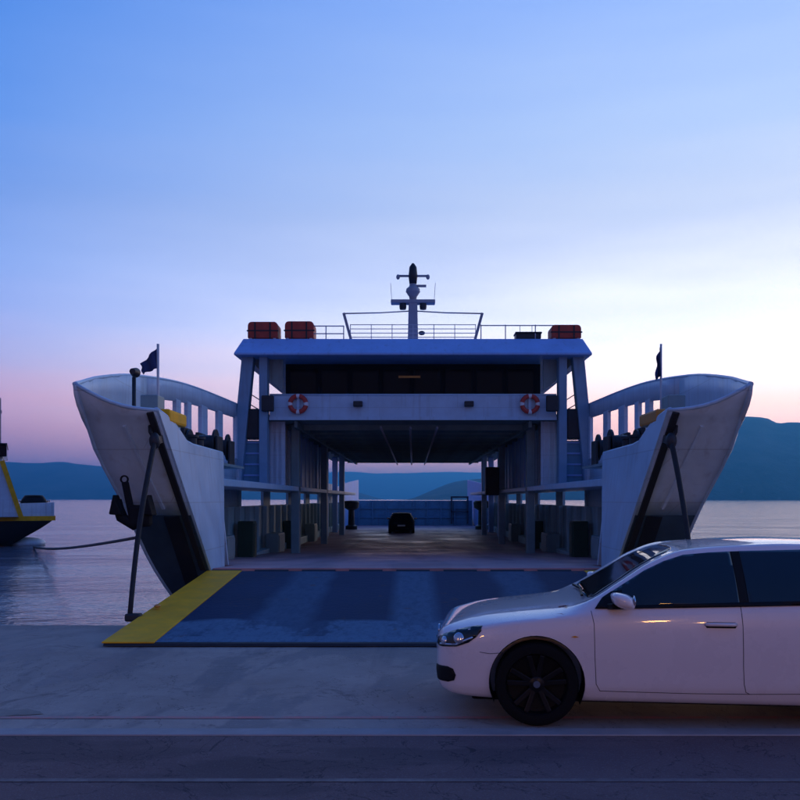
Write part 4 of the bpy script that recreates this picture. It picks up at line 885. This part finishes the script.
    MB().lathe([(0.055, -0.018), (0.055, -0.004), (0.0, 0.0)], (XN - 0.006, 0, .605), 'X', 20).build('front_badge', 'chrome', root, smooth='angle')
    MB().box(XN - 0.014, XN - 0.001, -0.26, 0.26, .435, .525).build('number_plate', 'buoy_white', root, bevel=0.004)
    MB().box(4.20, 4.214, -0.26, 0.26, .52, .62).build('number_plate', 'buoy_white', root, bevel=0.004)
    MB().box(0.35, 3.95, -0.66, 0.66, .15, .21).build('underbody', 'car_trim', root, bevel=0.02)
    MB().box(3.72, 3.90, -0.5, 0.5, 1.365, 1.39).build('roof_spoiler', paint, root, bevel=0.01)
    for s in (-1, 1): MB().bar((1.24, s * 0.45, .972), (1.27, s * -0.05, .985), 0.02, 0.015).build('wiper', 'car_trim', root)
    return root
CAR = make_car('parked_car', 'white five-door hatchback with black wheels parked on the quay before the ramp', 'car', 'car_white')
CAR.rotation_euler = (0, 0, R(-6.0)); CAR.location = (0.19, 7.635, 0.004)

def repaint(o, old, new):
    for sl_ in o.material_slots:
        if sl_.material and sl_.material.name == old: sl_.link = 'OBJECT'; sl_.material = MATS[new]
    for c in o.children: repaint(c, old, new)
dk = copy_tree(CAR); dk.name = 'car_on_deck'
tag(dk, 'small dark hatchback seen from behind on the car deck of the big ferry', 'car')
dk.location = (-0.78, 62.2, deck_z(60) + 0.01); dk.rotation_euler = (0, 0, R(-90)); repaint(dk, 'car_white', 'car_dark_dull')

# ------------------------------------------------------------------ neighbouring ferry at the left edge
NY = 58.0
NF = thing('moored_ferry', ((20 - CX) / F * NY, NY, SEA), 'white ferry with yellow trim and dark hull lying at the left edge of the water', 'ferry')
def nx(px): return (px - CX) / F * NY
def nz_(py): return H + (HY - py) / F * NY
xb = nx(52)
rows = []
for t in np.linspace(0, 1, 14):                     # hull sections from the bow (right) aft
    half = 4.6 * min(1.0, 0.62 + 0.9 * t) ; x_deck = xb - 30 * t
    row = []
    for z, rake in ((-2.2, 4.4), (-1.5, 2.9), (-0.9, 1.9), (-0.3, 0.9), (0.15, 0.25), (0.38, 0.0)):
        row.append((x_deck - rake * (1 - t), NY + 4.6 - half * (0.86 + 0.14 * (z + 2.2) / 2.6), z))
    rows.append(row)
back = [[(x, 2 * (NY + 4.6) - y, z) for x, y, z in r] for r in rows]
MB().grid(rows).build('hull', 'boot_black', NF, smooth='angle', solid=0.05)
MB().grid(back).build('hull', 'boot_black', NF, smooth='angle', solid=0.05)
MB().grid([rows[0], back[0]]).build('bow_plate', 'boot_black', NF, smooth='angle', solid=0.05)
MB().grid([[r[-1] for r in rows], [r[-1] for r in back]]).build('deck', 'casing_teal', NF, solid=0.05, solid_off=-1)
edge = [Vector(r[-1]) for r in rows]
m = MB()
for a, b in zip(edge[:-1], edge[1:]): m.bar(a + Vector((0, -0.06, 0.04)), b + Vector((0, -0.06, 0.04)), 0.14, 0.32)
m.build('rubbing_strake', 'yellow_paint', NF)
MB().bar(edge[0] + Vector((0.05, 0, 0.04)), Vector(back[0][-1]) + Vector((0.05, 0, 0.04)), 0.14, 0.32).build('rubbing_strake', 'yellow_paint', NF)
MB().grid([[(p.x, p.y, 0.55), (p.x, p.y, zt)] for p, zt in zip(edge[:3], (1.52, 1.46, 1.4))]).build('bulwark', 'ship_white', NF, solid=0.08)
MB().grid([[(edge[0].x, y, 0.55), (edge[0].x, y, 1.52)] for y in (edge[0].y, back[0][-1][1])]).build('bulwark', 'ship_white', NF, solid=0.08)
# superstructure with a raked yellow-edged front
x0, x1 = nx(20), nx(-2)
yf = NY + 0.05
MB().prism([(x0 + 0.0, 0.55), (x1 + 0.3, nz_(462)), (x1 - 24, nz_(462)), (x1 - 24, 0.55)], 'Y', yf, yf + 8.6).build('superstructure', 'ship_white', NF, bevel=0.04)
MB().bar((x0 + 0.08, yf - 0.03, 0.5), (x1 + 0.38, yf - 0.03, nz_(461)), 0.30, 0.14, up=(0, 1, 0)).build('front_stripe', 'yellow_paint', NF)
MB().bar((x0 - 1.2, yf - 0.02, 0.55), (x1 - 0.7, yf - 0.02, nz_(463)), 0.10, 0.06, up=(0, 1, 0)).build('panel_seam', 'ship_grey', NF)
MB().box(x1 - 6, nx(4), yf + 0.5, yf + 7.5, nz_(462), nz_(457)).build('bridge_deck', 'ship_white', NF, bevel=0.04)
MB().box(x1 - 5, nx(8), yf - 0.15, yf + 7.0, nz_(457), nz_(445)).build('wheelhouse', 'glass_dark', NF, bevel=0.06)
MB().box(x1 - 5.2, nx(8.5), yf - 0.3, yf + 7.2, nz_(445), nz_(443.6)).build('wheelhouse_roof', 'dark_steel', NF, bevel=0.03)
MB().bar((nx(0), yf + 3, nz_(443.6)), (nx(0), yf + 3, nz_(394)), 0.30, 0.3).build('mast', 'mast_grey', NF, bevel=0.04)
MB().box(nx(-9), nx(3), yf + 2.9, yf + 3.1, nz_(410), nz_(407)).build('crosstree', 'mast_grey', NF)
for k in range(4): MB().box(x1 - 2 - 3 * k, x1 - 0.9 - 3 * k, yf - 0.04, yf, 2.0, 3.0).build('window', 'glass_dark', NF, bevel=0.02)
bd = copy_tree(CAR); bd.name = 'car_on_moored_ferry'
tag(bd, 'dark car on the low bow deck of the ferry at the left edge', 'car')
bd.location = (-28.1, 64.2, 0.62); bd.rotation_euler = (0, 0, R(-66.5)); repaint(bd, 'car_white', 'car_dark_dull')
NF.rotation_euler = (0, 0, R(24.5))
# white rounded form half sunk at the bow waterline
MB().ball((nx(26), NY + 3.2, -1.35), 1.3, 0.9, 0.42).build('bow_white_form', 'ship_white', NF, smooth=True)
# mooring rope between the two ferries
A, B = Vector((-4.745, 15.0, 1.10)), P(34, 547, 57.5)
pts = []
for t in np.linspace(0, 1, 30):
    q = A + (B - A) * t; q.z -= 4 * 0.16 * t * (1 - t); q.z = max(q.z, SEA + 0.03); pts.append(q)
tag(MB().tube(pts, 0.028, 8, taper=0.075).build('mooring_rope', 'rope', smooth=True), 'dark mooring rope sagging over the water from the left bow', 'rope')

# ------------------------------------------------------------------ street lamps across the road (some glint in the car door, others are added for warm light)
def street_lamp(x, y, hgt, label):
    t = thing('street_lamp', (x, y, 0), label, 'street lamp', 'street lamps along the road')
    MB().lathe([(0.16, 0.0), (0.16, 0.25), (0.08, 0.35), (0.055, hgt - 0.2), (0.055, hgt - 0.1)], (x, y, 0.004), 'Z', 16).build('pole', 'dark_steel', t, smooth='angle')
    MB().ball((x, y, hgt + 0.17), 0.28).build('globe', 'lamp_glow', t, smooth=True)
    MB().lathe([(0.12, hgt - 0.14), (0.14, hgt - 0.08), (0.10, hgt - 0.05)], (x, y, 0.004), 'Z', 16).build('collar', 'dark_steel', t, smooth='angle')
for k, (x, y, nm) in enumerate(((2.5, -6.0, 'nearest the parked car'), (-5.6, -6.0, 'second in the row, added for warm light'), (-14.6, -6.0, 'last in the row, added for warm light'), (13.0, -6.0, 'first in the row, added for warm light'), (4.6, -15.5, 'behind the row'))):
    street_lamp(x, y, 3.1, 'lit amber globe lamp on dark pole across the road, ' + nm)

# ------------------------------------------------------------------ evening haze
hz = MB().box(-13500, 13500, -900, 15500, -4.5, 455).build('haze', 'seam')
hz.data.materials.clear()
hm = bpy.data.materials.new('evening_haze'); hm.use_nodes = True; t = hm.node_tree; t.nodes.clear()
o_ = t.nodes.new('ShaderNodeOutputMaterial'); pv = t.nodes.new('ShaderNodeVolumePrincipled')
pv.inputs['Color'].default_value = (0.10, 0.52, 1.0, 1); pv.inputs['Density'].default_value = 0.00019; pv.inputs['Anisotropy'].default_value = 0.5
t.links.new(pv.outputs[0], o_.inputs['Volume']); hz.data.materials.append(hm)
tag(hz, kind='stuff'); hz.display_type = 'WIRE'
tag(hz, 'thin bluish evening haze over the water', 'haze')
